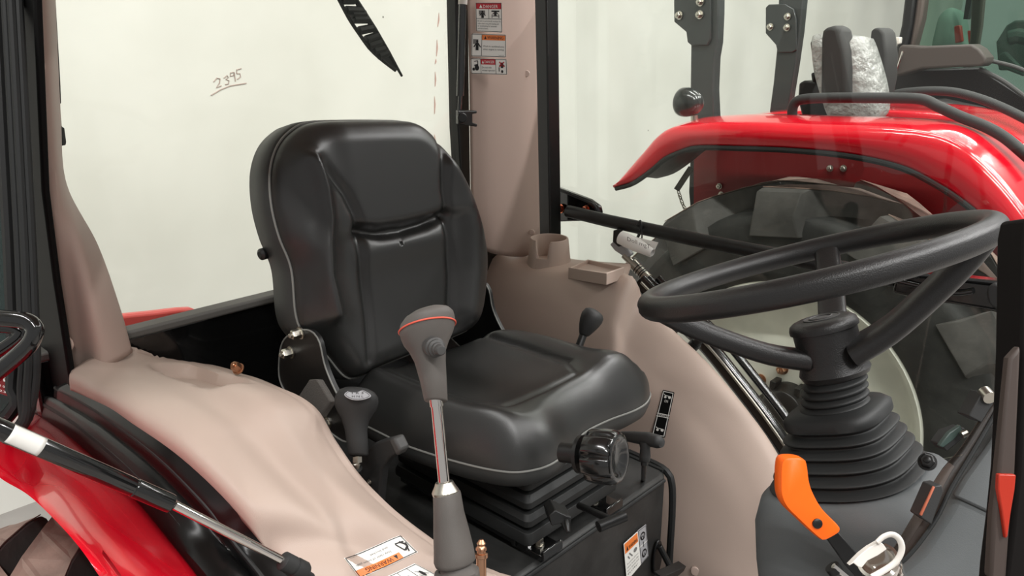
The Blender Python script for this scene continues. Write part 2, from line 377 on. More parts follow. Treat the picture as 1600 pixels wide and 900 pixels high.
for k in range(-8, 0):
    f = (k+9)/8
    m1[k] = m1[k]+V(0, 0, -.016*f); m2[k] = m2[k]+V(0, 0, -.022*f)
m = MB(); m.sheet(loft([a_, m1, m2, b_], 50, 24))
tr2 = m.build('pillar_trim', M['beige2'], cab, solid=.006, soff=0, label='beige pillar trim carrying three warning stickers')
each('screw_cap', M['cap'], tr2, [lambda m, a=a, b=b: disc_cap(m, PY(a, b, 1.615), (.6, -.8, .1), .0085) for a, b in ((823, 115), (831, 363))])
def TP(a, b): return PL(a, b, PX(732, 100, -1.5).lerp(PY(838, 100, 1.625), .3)+nT*.028, nT)
SM = [M['label'], M['ink'], M['lred'], M['lorange'], M['label'], M['lsilver'], M['lblack'], M['inkgrey']]
e = frame_lines(.0012, 1, .02, 1)+[('r', .03, .03, .97, .22, 2)]+tri(.2, .125, .12, .12, 4)+[('t', 'DANGER', .29, .185, .56, .11, 4), ('l', .03, .55, .97, .55, .001, 1), ('l', .5, .22, .5, .55, .001, 1)]
e += [('r', .12, .27, .36, .4, 7)]+man(.26, .4, .3, .28, 1)+man(.75, .36, .3, .2, 1)+[('l', .62, .4, .62, .52, .002, 7), ('l', .88, .4, .88, .52, .002, 7), ('l', .62, .45, .88, .45, .002, 7), ('l', .6, .29, .9, .29, .003, 1)]
for i, tx in enumerate(['Be sure to periodically ventilate the', 'cabin when using the heating and', 'air conditioning for extended', 'periods of time.']):
    e.append(('t', tx, .07, .655+.085*i, [.88, .8, .72, .4][i], .05, 1))
sticker('danger_sticker', tr2, [TP(743, 4), TP(784, 4), TP(785, 51), TP(744, 49)], e, SM, 'white danger sticker with red header, topmost of the three on the pillar')
e = frame_lines(.0012, 1, .02, 1.4)+[('r', .3, .05, .97, .27, 3)]+tri(.4, .16, .07, .14, 1)+[('t', 'WARNING', .46, .22, .46, .13, 1), ('l', .3, .05, .3, .95, .001, 1), ('r', .05, .25, .2, .45, 7)]+man(.17, .5, .26, .5, 1)
e += [('t', 'Work in ventilated area', .34, .57, .6, .075, 1), ('t', 'when engine is running.', .34, .7, .6, .075, 1), ('t', 'T4620-5491', .78, .93, .16, .03, 1)]
sticker('warning_sticker', tr2, [TP(737, 52), TP(791, 54), TP(791, 90), TP(736, 88)], e, SM, 'white warning sticker with orange header, middle of the three on the pillar')
e = frame_lines(.0012, 1, .02, 1.6)+[('r', .28, .04, .68, .38, 2)]+tri(.34, .22, .06, .2, 4)+[('t', 'DANGER', .39, .3, .26, .18, 4), ('l', .28, .05, .28, .95, .001, 1), ('l', .69, .05, .69, .95, .001, 1)]
e += [('t', 'Do not ride', .31, .62, .26, .12, 1), ('t', 'except operator', .31, .8, .36, .12, 1), ('o', .17, .6, .06, .19, 1), ('o', .08, .7, .035, .1, 1), ('l', .1, .45, .2, .4, .003, 1), ('l', .2, .15, .2, .5, .002, 1), ('l', .1, .2, .2, .15, .002, 1)]
e += man(.86, .4, .2, .4, 1)+[('l', .79, .2, .92, .5, .003, 2), ('l', .92, .2, .79, .5, .003, 2), ('l', .78, .55, .78, .8, .002, 1), ('o', .86, .8, .03, .1, 1)]
sticker('danger_sticker', tr2, [TP(735, 91), TP(792, 92), TP(793, 117), TP(736, 115)], e, SM, 'wide white danger sticker, lowest of the three on the pillar')

# near (right) console over the wheel arch
co = cr([PY(*a) for a in SI[1:]], 60)
ci = cr([PY(*a) for a in [(196, 545, .52), (250, 563, .585), (330, 576, .655), (420, 606, .66), (480, 640, .66), (512, 692, .665), (560, 758, .67), (640, 830, .69), (720, 882, .73), (800, 912, .78), (850, 950, .82)]], 60)
ncol = len(co)
def cmid(f, h): return [a.lerp(b, f)+V(0, 0, h*sst((i-14)/12)+.008*(1-sst((i-14)/12))) for i, (a, b) in enumerate(zip(co, ci))]
G = loft([[p+V(0, -.004, -.03) for p in co], co, cmid(.22, .012), cmid(.45, .002), cmid(.66, .022), cmid(.88, .012), ci, [p+V(-.005, .022, -.035) for p in ci], [p+V(-.01, .03, -.3) for p in ci]], 110, 70)
for r in G:
    for p in r:
        if p.z > -.68:
            ax_ = V(-1.30, .585, 0); d = ((p.x-ax_.x)/.105)**4+((p.y-ax_.y-.1*(p.x+1.3))/.042)**4
            p.z -= .024*sst((1.35-d)/.7)
m = MB(); m.sheet(G)
con1 = m.build('side_console', M['beige'], cab, solid=.006, soff=0, smooth=60, label='beige console over the right wheel arch, lower left')
def CPn(p):   # nearest surface level of console at a pixel -> local plane of the sticker
    return p
pc = [V(*p) for p in []]
def on_sheet(G, px, py):
    from mathutils.bvhtree import BVHTree
    nv = len(G[0]); t_ = BVHTree.FromPolygons([tuple(p) for r in G for p in r], [(i*nv+j, i*nv+j+1, (i+1)*nv+j+1, (i+1)*nv+j) for i in range(len(G)-1) for j in range(nv-1)])
    r = ray(px, py).normalized(); h = t_.ray_cast(V(0, 0, 0), r)
    if h[0] is not None:
        n = h[1].normalized(); return h[0], (-n if n.dot(r) > 0 else n)
    best = None; r = ray(px, py).normalized()
    for i in range(len(G)-1):
        for j in range(len(G[0])-1):
            q = (G[i][j]+G[i+1][j+1])/2; t = q.dot(r); d = (q-r*t).length/t
            if best is None or d < best[0]: best = (d, q, (G[i+1][j]-G[i][j]).cross(G[i][j+1]-G[i][j]))
    n = best[2].normalized()
    if n.dot(r) > 0: n = -n
    return r*(best[1].dot(n)/r.dot(n)), n
p0, n0 = on_sheet(G, 597, 865)
def CP(a, b): return PL(a, b, p0+n0*.004, n0)
# the sticker reads upside down from the door
from mathutils.bvhtree import BVHTree
nv_ = len(G[0]); bvh1 = BVHTree.FromPolygons([tuple(p) for r in G for p in r], [(i*nv_+j, i*nv_+j+1, (i+1)*nv_+j+1, (i+1)*nv_+j) for i in range(len(G)-1) for j in range(nv_-1)])
q = [CP(654, 862), CP(559, 908), CP(535, 876), CP(628, 834)]
def bendf(u, v): return Vector((0, 0, 0))
e = frame_lines(.0015, 1, .02, 1.8)+[('r', .02, .04, .7, .36, 3)]
e = frame_lines(.0012, 1, .02, 2)+[('r', .24, .03, .99, .34, 3)]+tri(.32, .19, .06, .2, 1)+[('t', 'WARNING', .38, .29, .46, .19, 1), ('t', 'Stay clear of boom path', .32, .56, .6, .1, 7), ('t', 'and bucket', .32, .76, .3, .1, 7), ('t', 'T4625', .8, .92, .12, .04, 7)]
e += [('l', .05, .45, .14, .3, .003, 1), ('l', .14, .3, .2, .7, .002, 1), ('l', .05, .7, .2, .72, .002, 1), ('l', .06, .55, .12, .75, .003, 1), ('o', .06, .5, .02, .08, 1), ('l', .1, .2, .04, .62, .002, 1)]
sticker('warning_sticker', con1, q, e, SM, 'white sticker with orange warning band, upside down on the console foot', bvh=bvh1)
p0, n0 = on_sheet(G, 660, 890)
q = [CP(725, 905), CP(690, 945), CP(600, 905), CP(645, 882)]
q = [CP(735, 925), CP(650, 960), CP(603, 902), CP(648, 880)]
e = frame_lines(.0012, 1, .02, 1.2)+[('l', .02, .5, .98, .5, .0012, 1), ('l', .33, 0.02, .33, .98, .0012, 1), ('l', .66, .02, .66, .98, .0012, 1)]
for a in (.17, .5, .83):
    for b in (.25, .75): e += [('o', a, b, .04, .08, 1), ('l', a-.1, b-.05, a+.1, b+.1, .001, 1), ('l', a+.02, b-.15, a+.1, b, .001, 1)]
sticker('pictogram_sticker', con1, q, e, SM, 'white pictogram sticker cut by the lower edge of the picture', bvh=bvh1)

# far (left) console
T = [PY(*a) for a in [(742, 388, 1.55), (800, 409, 1.55), (850, 420, 1.55), (920, 427, 1.55), (978, 431, 1.55), (992, 442, 1.555), (1004, 475, 1.56), (1050, 518, 1.56), (1100, 566, 1.56), (1150, 625, 1.56), (1200, 692, 1.555), (1240, 770, 1.54), (1262, 850, 1.52), (1275, 930, 1.5)]]
T = cr(T, 80)
def zoff(p, y, dz): return V(p.x, y, p.z+dz)
def fk(p): return 1-sst((p.x+1.14)/.075)
D0 = [zoff(p, p.y+.015+.105*fk(p), -.02+.02*fk(p)) for p in T]; D1 = [zoff(p, p.y+.008+.05*fk(p), -.004+.008*fk(p)) for p in T]
S1 = [zoff(p, p.y-.022, -.020) for p in T]; S2 = [zoff(p, p.y-.055, -.085) for p in T]
S3 = [V(p.x, 1.468, p.z-.19) for p in T]; S5 = [V(p.x, 1.415, -1.4) for p in T]; S4 = [a.lerp(b, .5)+V(0, -.015, 0) for a, b in zip(S3, S5)]
G2 = loft([D0, D1, T, S1, S2, S3, S4, S5], 120, 80)
m = MB(); m.sheet(G2)
con2 = m.build('side_console', M['beige'], cab, solid=.006, soff=0, smooth=60, label='beige console beyond the seat with a cup holder on top')
# cup holder with a mug-handle slot
cc = PY(858, 403, 1.60); cc.z = -.572; m = MB(); R = []; n = 64
for k in range(n):
    a = 2*math.pi*k/n; d = V(math.cos(a), math.sin(a), 0)
    notch = abs((a-math.radians(288)+math.pi) % (2*math.pi)-math.pi)
    top = .066-.046*sst((.42-notch)/.16)
    o0, i0 = .062, .044
    pts = [(o0, -.02), (o0-.006, .02), (.0515, top-.003), (.0500, top), (.0465, top), (.0455, top-.003), (i0, .005), (.0, .004)]
    R.append([cc+d*r_+V(0, 0, h_) for r_, h_ in pts])
o = len(m.v); m.v += [p for r in R for p in r]
for k in range(n):
    for j in range(7): m.f.append((k*8+j, k*8+j+1, ((k+1) % n)*8+j+1, ((k+1) % n)*8+j)); m.mi.append(0)
m.build('cup_holder', M['beige'], con2, smooth=50, recalc=True)
m = MB(); tz = -.553; q = [PL(a, b, (-1.06, 1.58, -.524), (-.16, 0, 1)) for a, b in [(888, 418), (948, 427), (976, 417), (918, 405)]]
cq = sum(q, V(0, 0, 0))/4; qi = [cq+(p-cq)*.90 for p in q]; dn = V(0, 0, -.03)
m.rings([[p+dn for p in q], q, [p+V(0, 0, 0) for p in qi], [p+V(0, 0, -.012) for p in qi]], caps=True)
m.build('tray', M['beige'], con2, bevel=.003, smooth=30)
m = MB(); disc_cap(m, on_sheet(G2, 1087, 892)[0], (.3, -.95, .1), .012); m.build('screw_cap', M['cap'], con2)
p0, n0 = on_sheet(G2, 1035, 648)
q = [CP(1036, 609), CP(1054, 613), CP(1039, 684), CP(1018, 680)]
e = [('r', .06, .02, .94, .035, 0), ('r', .06, .965, .94, .98, 0), ('r', .06, .02, .12, .98, 0), ('r', .88, .02, .94, .98, 0), ('t', 'ON', .35, .25, .3, .06, 0), ('r', .0, .5, 1, .515, 0), ('r', .0, .56, 1, .575, 0), ('t', '4WD', .18, .56, .64, .05, 0)]
for v0 in (.14, .86): e += [('o', .35, v0, .1, .025, 0), ('o', .7, v0-.01, .12, .03, 0), ('l', .25, v0-.04, .8, v0-.03, .0015, 0), ('l', .2, v0-.06, .45, v0, .0015, 0)]
sticker('lever_sticker', con2, q, e, [M['label']]*1+[M['lblack']], 'narrow black sticker with white ON print', base=1)

# far door opening sill: glossy black tubes following the console
path = [PY(a, b, 1.70) for a, b in [(1000, 440), (1022, 462), (1062, 499), (1105, 540), (1152, 598), (1192, 650), (1230, 706), (1264, 770), (1290, 850)]]
m = MB(); m.tube(path, .018, 16, n=50, flat=1.3); m.tube([p+V(.035, .03, .01) for p in path], .011, 12, n=50); m.build('door_sill', M['paint'], cab)
m = MB(); m.tube([p+V(.018, -.022, .006) for p in path], .0035, 8, n=50); m.build('sill_trim', M['bolt'], cab)
# cab floor plate and the seat platform
m = MB(); m.box((-.75, .98, -1.33), 1.5, 1.1, .04); m.build('floor_plate', M['satin'], cab)
m = MB(); zt = -.9
P = [V(-.8, .55, zt), V(-.8, 1.345, zt), V(-.82, 1.375, zt), V(-1.49, 1.40, zt), V(-1.49, .55, zt)]
m.prism(P, (0, 0, -.42)); plat = m.build('seat_platform', M['plat'], cab, bevel=.012, bseg=3, label='scuffed black box platform under the seat')
m = MB(); m.tube([V(-.797, .56, zt-.006), V(-.797, 1.34, zt-.006)], .004, 8); m.tube([V(-.95, 1.378, zt+.002), V(-.85, 1.374, zt+.002), V(-.81, 1.371, zt-.004), V(-.795, 1.37, zt-.03), V(-.79, 1.37, zt-.1), V(-.789, 1.37, zt-.2), V(-.788, 1.375, zt-.4)], .008, 8, n=40)
m.tube([V(-.815, 1.365, zt-.002), V(-1.3, 1.385, zt-.002)], .007, 8); m.build('edge_bead', M['rubber'], plat)
def FP(a, b): return PX(a, b, -.797)
e = [('r', .04, .02, .96, .28, 3)]+tri(.2, .17, .14, .14, 1)+[('t', 'WARNING', .3, .24, .62, .1, 1), ('l', .2, .4, .3, .5, .003, 7), ('l', .3, .35, .5, .5, .003, 7), ('o', .72, .42, .12, .06, 7)]+[('t', tx, .08, .6+.09*i, .8, .045, 7) for i, tx in enumerate(['To prevent serious', 'injury lower the', 'lever slowly and', 'fully.'])]
sticker('warning_sticker', plat, [FP(974, 850), FP(996, 830), FP(1001, 882), FP(979, 908)], e, SM, 'white and orange warning sticker on the platform front', radius=.04)
e = frame_lines(.001, 1, .06, .4)+[('o', .5, .25, .3, .12, 1), ('o', .5, .25, .2, .08, 5), ('l', .2, .25, .8, .25, .002, 1), ('l', .5, .42, .5, .58, .002, 1), ('o', .5, .77, .3, .12, 1), ('o', .5, .77, .2, .08, 5), ('r', 0, .49, 1, .51, 0)]
sticker('lever_sticker', plat, [FP(996, 829), FP(1009, 819), FP(1013, 868), FP(1001, 882)], e, SM, 'silver pictogram sticker beside the warning sticker', base=5, radius=.04)
# slot plate with a pedal-like lever on the platform front
m = MB(); cs = FP(1025, 870); R = []
for k in range(20):
    a = 2*math.pi*k/20; R.append(cs+V(0, .017*math.cos(a), .045*math.sin(a)))
m.prism(R, (.006, 0, 0)); m.build('slot_cover', M['satin'], plat, bevel=.002)
m = MB(); m.tube([FP(1024, 850)+V(.01, 0, 0), FP(1026, 880)+V(.04, 0, 0), FP(1022, 905)+V(.07, 0, 0)], .007, 10, n=10); m.prism([PX(a, b, -.74) for a, b in [(1022, 893), (1052, 880), (1060, 876), (1056, 884), (1030, 905)]], (.02, 0, -.004)); m.build('height_lever', M['satin'], plat, bevel=.001)

# red fender outside the near sill, and its wheel
fo = [PY(*a) for a in [(-120, 655, .19), (-60, 690, .2), (0, 740, .215), (45, 768, .22), (85, 805, .225), (125, 850, .23), (160, 900, .235), (190, 950, .24)]]
c0b = cr([PY(*a) for a in [(20, 610, .39), (58, 640, .39), (105, 670, .39), (155, 712, .39), (195, 750, .39), (235, 795, .39), (280, 850, .39), (320, 900, .39), (350, 945, .39)]], 50)
foc = cr(fo, 50)
m = MB(); m.sheet(loft([[p+V(0, .02, -.02) for p in foc], [p+V(0, .004, -.006) for p in foc], foc, [a.lerp(b, .3)+V(0, 0, .008) for a, b in zip(foc, c0b)], [a.lerp(b, .7)+V(0, 0, .002) for a, b in zip(foc, c0b)], [p+V(0, -.006, -.008) for p in c0b], [p+V(0, -.004, -.08) for p in c0b]], 60, 40))
m.build('fender', M['red'], cab, solid=.004, soff=0, smooth=60, label='glossy red fender outside the sill, lower left')
# ---------------------------------------------------------------- wheels with lugged tyres
def tyre_meshes(c, R, W, rr, nl=20, seg=96, phase=0, lw=.085, dep=.9):
    """axis along y; returns MB tyre, MB lugs, MB lug tops"""
    c = Vector(c); t = MB(); h = W/2
    prof = [(rr, -h*.78), (rr+.03, -h*.92), (rr+(R-rr)*.45, -h*1.0), (R*.86, -h*.95), (R*.89, -h*.82), (R*.91, 0), (R*.89, h*.82), (R*.86, h*.95), (rr+(R-rr)*.45, h), (rr+.03, h*.92), (rr, h*.78), (rr-.02, h*.6), (rr-.02, -h*.6)]
    prof = [(p.x, p.y) for p in cr([V(a, b, 0) for a, b in prof], 40, True)]
    Rg = []
    for k in range(seg):
        a = 2*math.pi*k/seg; Rg.append([c+V(math.cos(a)*r, y, math.sin(a)*r) for r, y in prof])
    t.rings(Rg, closed=True)
    lug = MB(); top = MB()
    def pt(a, y, r): return c+V(math.cos(a)*r, y, math.sin(a)*r)
    for s in (-1, 1):
        for k in range(nl):
            a0 = 2*math.pi*(k+(.5 if s > 0 else 0))/nl+phase; st = []
            for f in (0, .35, .7, .93, 1.0, 1.05):
                y = s*h*(-.08+f*1.05); sl = .34*(1-f)*1.0
                w0 = lw*(1 if f < .9 else 1.12)
                r1 = R if f < .95 else (R*.985 if f < 1.01 else R*.88); r0 = R*.86 if f < .9 else R*.80
                if f > 1.01: y = s*h*1.08
                st.append((a0-sl, w0, y, r1, r0))
            rg = []
            for a, w0, y, r1, r0 in st: rg.append([pt(a-w0*.62, y, r0), pt(a-w0*.45, y, r1), pt(a+w0*.45, y, r1), pt(a+w0*.62, y, r0)])
            lug.rings(rg)
            for i in range(3):
                p = [rg[i][1], rg[i+1][1], rg[i+1][2], rg[i][2]]; cn = (sum(p, V(0, 0, 0))/4-c); cn.y = 0; cn.normalize()
                top.prism([q+cn*.0005 for q in p], cn*.002)
    return t, lug, top
def wheel(parent, c, R, W, rr, ysign=-1, phase=0, nl=20, lw=.085):
    t, l, tp = tyre_meshes(c, R, W, rr, nl=nl, phase=phase, lw=lw)
    ty = t.build('tyre', M['tyre'], parent, smooth=60); l.build('tread_lugs', M['lug'], ty, smooth=30, bevel=.004); tp.build('tread_dust', M['tread'], ty, smooth=30, label='brown dust on the tread faces')
    c = Vector(c); ax = V(0, ysign, 0); m = MB()
    m.lathe([(rr-.015, -.1), (rr+.012, W*.36), (rr+.016, W*.42), (rr+.004, W*.44), (rr-.012, W*.4), (rr-.03, W*.25), (rr-.045, W*.16), (rr-.06, W*.13), (rr*.62, W*.17), (rr*.5, W*.22), (rr*.44, W*.2), (.005, W*.2)], c, ax, 72, caps=False)
    rim = m.build('rim', M['rim'], parent, smooth=40)
    bolts('wheel_nut', M['brass'], rim, [c+V(math.cos(a)*rr*.29, ysign*W*.2, math.sin(a)*rr*.29) for a in [math.pi*2*k/8+.3 for k in range(8)]], ax, .016, .016)
    m = MB(); m.lathe([(.08, W*.19), (.08, W*.3), (.075, W*.33), (.07, W*.42), (.055, W*.45), (.01, W*.45)], c, ax, 32); 
    for k in range(6): m.box(c+V(math.cos(k*1.05)*.085, ysign*W*.3, math.sin(k*1.05)*.085), .02, W*.16, .03)
    m.build('axle_hub', M['satin'], rim, bevel=.002)
    return ty
wheel(cab, V(-1.17, .21, -1.325), .595, .26, .33, phase=.10, nl=17, lw=.25)

# ---------------------------------------------------------------- seat
def poly_dist(p, poly, closed=True):
    b = 1e9; n = len(poly)
    for i in range(n if closed else n-1):
        a, c_ = poly[i], poly[(i+1) % n]; dx, dy = c_[0]-a[0], c_[1]-a[1]; L = dx*dx+dy*dy
        t = 0 if L < 1e-12 else max(0, min(1, ((p[0]-a[0])*dx+(p[1]-a[1])*dy)/L))
        b = min(b, math.hypot(p[0]-a[0]-t*dx, p[1]-a[1]-t*dy))
    return b
def cushion(outline, height, O, U, W_, N, nr=46, nk=200, back=-.0):
    """outline: 2D pts in plane coords (O,U,W_), height(s,t,d) along N"""
    out = [(p.x, p.y) for p in cr([V(a, b, 0) for a, b in outline], nk, True)]
    cx = sum(p[0] for p in out)/nk; cy = sum(p[1] for p in out)/nk; R = []
    for i in range(nr, 0, -1):
        f = i/nr; f = 1-(1-f)**1.25; ring = []
        for p in out:
            s, t = cx+(p[0]-cx)*f, cy+(p[1]-cy)*f
            ring.append(O+U*s+W_*t+N*height(s, t, poly_dist((s, t), out)))
        R.append(ring)
    R.append([O+U*cx+W_*cy+N*height(cx, cy, .2)+U*.0004*math.cos(2*math.pi*k/nk)+W_*.0004*math.sin(2*math.pi*k/nk) for k in range(nk)])
    return R, out
def edge_round(d, r, h): return h*math.sqrt(max(0, 1-(1-min(d/r, 1))**2))
def gauss(d, w_): return math.exp(-(d/w_)**2)

seat = thing('operator_seat', 'black vinyl tractor seat with rounded backrest and bellows suspension', 'seat', (-1.02, 1.0, -.9))
BO = V(-1.2, 1, -.62); BN = V(1, 0, .2).normalized(); BU = V(0, 1, 0); BW = V(-.2, 0, 1).normalized()
def BP(a, b):
    p = PL(a, b, BO, BN)-BO; return (p.dot(BU), p.dot(BW))
back_px = [(545, 590), (510, 555), (475, 520), (462, 490), (455, 420), (436, 370), (424, 320), (422, 270), (432, 232), (452, 207), (480, 193), (540, 190), (600, 190), (630, 192), (652, 203), (680, 232), (704, 267), (722, 299), (742, 342), (753, 390), (753, 432), (747, 482), (734, 510), (705, 526), (640, 552), (590, 572)]
bo = [BP(*p) for p in back_px]
gr1 = [BP(*p) for p in [(537, 360), (570, 366), (605, 362), (640, 352), (672, 336)]]
gr2 = [BP(*p) for p in [(462, 240), (490, 275), (515, 305), (530, 335), (538, 362), (546, 420), (556, 500), (560, 560)]]
gr3 = [BP(*p) for p in [(668, 215), (666, 260), (668, 300), (674, 338), (680, 380), (684, 430), (682, 490)]]
rg1 = [BP(*p) for p in [(462, 250), (476, 300), (482, 345), (480, 385), (482, 430), (496, 488)]]
rg2 = [BP(*p) for p in [(690, 262), (706, 300), (716, 360), (717, 420), (712, 480)]]
bvc = BP(600, 400)
def bh(s, t, d):
    h = edge_round(d, .045, .042)
    dl = poly_dist((s, t), gr1, False); h -= .018*gauss(dl, .011); 
    h -= .010*gauss(poly_dist((s, t), gr2, False), .009); h -= .010*gauss(poly_dist((s, t), gr3, False), .009)
    h += (.020*gauss(poly_dist((s, t), rg1, False), .014)+.018*gauss(poly_dist((s, t), rg1, False), .04)+.020*gauss(poly_dist((s, t), rg2, False), .035))*sst(d/.03)
    # lumbar roll under the cross groove, head pillow above it
    tg = t-(BP(605, 362)[1]); 
    if -.16 < s < .12: h += .008*sst((.14-abs(s+.02))/.05)*(math.exp(-((tg+.03)/.03)**2))
    h += .013*sst(tg/.03)*sst((.19-abs(s+.0))/.08)
    return h
R, bout = cushion(bo, bh, BO+BN*.0, BU, BW, BN)
m = MB(); m.rings([[p-BN*.02 for p in R[0]]]+R, caps=True); bk = m.build('backrest', M['vinyl'], seat, smooth=180)
sm = [(-BN*.0, 1.0), (-BN*.006, 1.018), (-BN*.03, 1.024), (-BN*.065, 1.018), (-BN*.078, .98), (-BN*.082, .5)]
cx = sum(p[0] for p in bout)/len(bout); cy = sum(p[1] for p in bout)/len(bout)
RR = [[BO+BU*(cx+(p[0]-cx)*f+(.004 if False else 0))+BW*(cy+(p[1]-cy)*f)+o_ for p in bout] for o_, f in sm]
m = MB(); m.rings(RR); m.build('back_shell', M['shell'], bk, smooth=45)
m = MB(); m.tube([BO+BU*(cx+(p[0]-cx)*1.004)+BW*(cy+(p[1]-cy)*1.004)+BN*.001 for p in bout], .0022, 8, closed=True); m.build('piping', M['piping'], bk)
m = MB(); kp = PD(415, 400, 1.47); m.lathe([(.006, -.02), (.008, .0), (.011, .005), (.011, .02), (.006, .024)], kp+V(-.02, .02, 0), V(.2, -1, 0), 20); m.build('recline_knob', M['satin'], bk)

# cushion: contour in the horizontal plane
ZC = -.70
CO = V(0, 0, ZC)
def CPx(a, b, z=ZC): p = PZ(a, b, z); return (p.x, p.y)
cush_px = [(556, 655), (600, 678), (640, 697), (720, 722), (790, 736), (835, 733), (868, 720), (892, 696), (915, 674), (950, 656), (990, 641), (1010, 628), (1014, 612)]
cush = [CPx(a, b) for a, b in cush_px]+[(-.86, 1.30), (-.95, 1.305), (-1.07, 1.28), (-1.19, 1.22), (-1.23, 1.1), (-1.23, .95), (-1.21, .84)]
cg = [(-1.21, .885), (-1.07, .90), (-.93, .905), (-.885, .93), (-.885, 1.02), (-.885, 1.14), (-.93, 1.17), (-1.07, 1.175), (-1.21, 1.17)]
ins = [(-1.25, .89), (-.89, .92), (-.89, 1.155), (-1.25, 1.165)]
def ch(s, t, d):
    h = edge_round(d, .055, .072)
    h -= .006*gauss(poly_dist((s, t), cg, False), .007)
    yy = abs(t-1.04)
    h += .024*math.exp(-((yy-.175)/.05)**2)*sst((d)/.05)
    h -= .016*math.exp(-((yy)/.11)**2)*math.exp(-((s+1.08)/.12)**2)
    h += .012*math.exp(-((s+.87)/.05)**2)*sst(d/.05)
    h -= .02*math.exp(-(yy/.05)**2)*math.exp(-((s+.80)/.05)**2)
    return h
R, cout = cushion(cush, ch, CO, V(1, 0, 0), V(0, 1, 0), V(0, 0, 1))
ccx = sum(p[0] for p in cout)/len(cout); ccy = sum(p[1] for p in cout)/len(cout)
m = MB(); m.rings([[p-V(0, 0, .012) for p in R[0]]]+R); m.build('seat_cushion', M['vinyl'], seat, smooth=180)
m = MB(); m.tube([V(ccx+(p[0]-ccx)*1.004, ccy+(p[1]-ccy)*1.004, ZC-.001) for p in cout], .002, 8, closed=True); cpn = MB()
m.build('piping', M['piping'], seat)
RR = [[V(ccx+(p[0]-ccx)*f, ccy+(p[1]-ccy)*f, ZC+dz) for p in cout] for dz, f in [(0, 1.0), (-.012, 1.008), (-.03, .985), (-.04, .93), (-.045, .7)]]
m = MB(); m.rings(RR); m.build('seat_pan', M['shell'], seat, smooth=45)
# side brackets joining pan and back, bright edged, with bolts
for sy in (0, 1):
    y0 = .742 if sy == 0 else 1.262
    if sy == 0:
        px = [(470, 516), (445, 530), (437, 560), (440, 600), (470, 640), (512, 672), (540, 690), (552, 680), (548, 655), (522, 605), (508, 570), (500, 535), (488, 518)]
        poly = [PY(a, b, y0) for a, b in px]
    else:
        poly = [V(p.x, y0, p.z) for p in [PY(a, b, .80) for a, b in px]]
    m = MB(); m.prism(cr(poly, 60, True), (0, .008, 0)); br = m.build('side_bracket', M['satin'], seat, smooth=30)
    m = MB(); m.tube([p+V(0, -.001, 0) for p in cr(poly, 60, True)], .0016, 6, closed=True); m.build('bracket_edge', M['piping'], br)
    bolts('bolt', M['bolt'], br, [V(p.x, y0 if sy == 0 else y0+.008, p.z) for p in [PY(a, b, .742 if sy == 0 else .80) for a, b in [(470, 520), (455, 550), (512, 660)]]], V(0, -1 if sy == 0 else 1, 0), .0095, .014)
# suspension bellows: stepped rectangular folds
def rrect(cx_, cy_, hx, hy, r, z, n=6):
    out = []
    for sx, sy, a0 in ((1, 1, 0), (-1, 1, 90), (-1, -1, 180), (1, -1, 270)):
        for k in range(n):
            a = math.radians(a0+90*k/(n-1)); out.append(V(cx_+sx*(hx-r)+r*math.cos(a), cy_+sy*(hy-r)+r*math.sin(a), z))
    return out
m = MB(); RR = []; z = -.742
for k, (hh, hl) in enumerate([(.0, .0), (.0, .03), (.014, .035), (.028, .042)]):
    e_ = .004+k*.0125
    RR += [rrect(-1.0, 1.052, .160+e_*.6, .108+e_*.6, .012, z), rrect(-1.0, 1.052, .172+e_*.4, .120+e_*.4, .012, z-.010), rrect(-1.0, 1.052, .172+e_*.4, .120+e_*.4, .012, z-.022), rrect(-1.0, 1.052, .152+e_*.4, .100+e_*.4, .012, z-.032)]; z -= .033
RR.append(rrect(-1.0, 1.052, .15, .10, .012, z-.004)); m.rings(RR); m.build('bellows', M['rubber'], seat, smooth=30, bevel=.002)
m = MB()
m.box((-1.01, .945, -.875), .36, .022, .03); m.box((-1.01, 1.165, -.875), .36, .022, .03)
m.box((-.835, .965, -.8925), .075, .055, .013); m.box((-.835, 1.155, -.8925), .075, .055, .013); m.box((-.862, 1.055, -.868), .010, .25, .045); m.box((-.797, .965, -.886), .006, .055, .02); m.box((-.797, 1.155, -.886), .006, .055, .02)
rl = m.build('slide_rail', M['paint'], seat, bevel=.002)
bolts('bolt', M['bolt'], rl, [PZ(a, b+3, -.886) for a, b in [(842, 848), (928, 781)]], V(0, 0, 1), .0085, .012)
each('rivet', M['satin'], rl, [lambda m, y=y: m.lathe([(.006, 0), (.006, .004), (.003, .006)], V(-.857, y, -.862), V(1, 0, 0), 12) for y in (.95, .99, 1.11, 1.15)])
m = MB(); h0 = PD(905, 800, 1.32); m.tube([PD(905, 790, 1.36), PD(955, 812, 1.27)], .006, 10); m.tube([PD(935, 823, 1.25), PD(976, 806, 1.27)], .009, 12); m.build('slide_handle', M['satin'], seat, smooth=50)
m = MB(); m.prism([PD(a, b, 1.30) for a, b in [(858, 806), (868, 797), (886, 806), (893, 808), (890, 830), (882, 830), (878, 818), (862, 822)]], (-.03, .02, 0)); m.tube([PD(885, 812, 1.29), PD(888, 832, 1.28)], .004, 8); m.build('weight_lever', M['satin'], seat, bevel=.002)
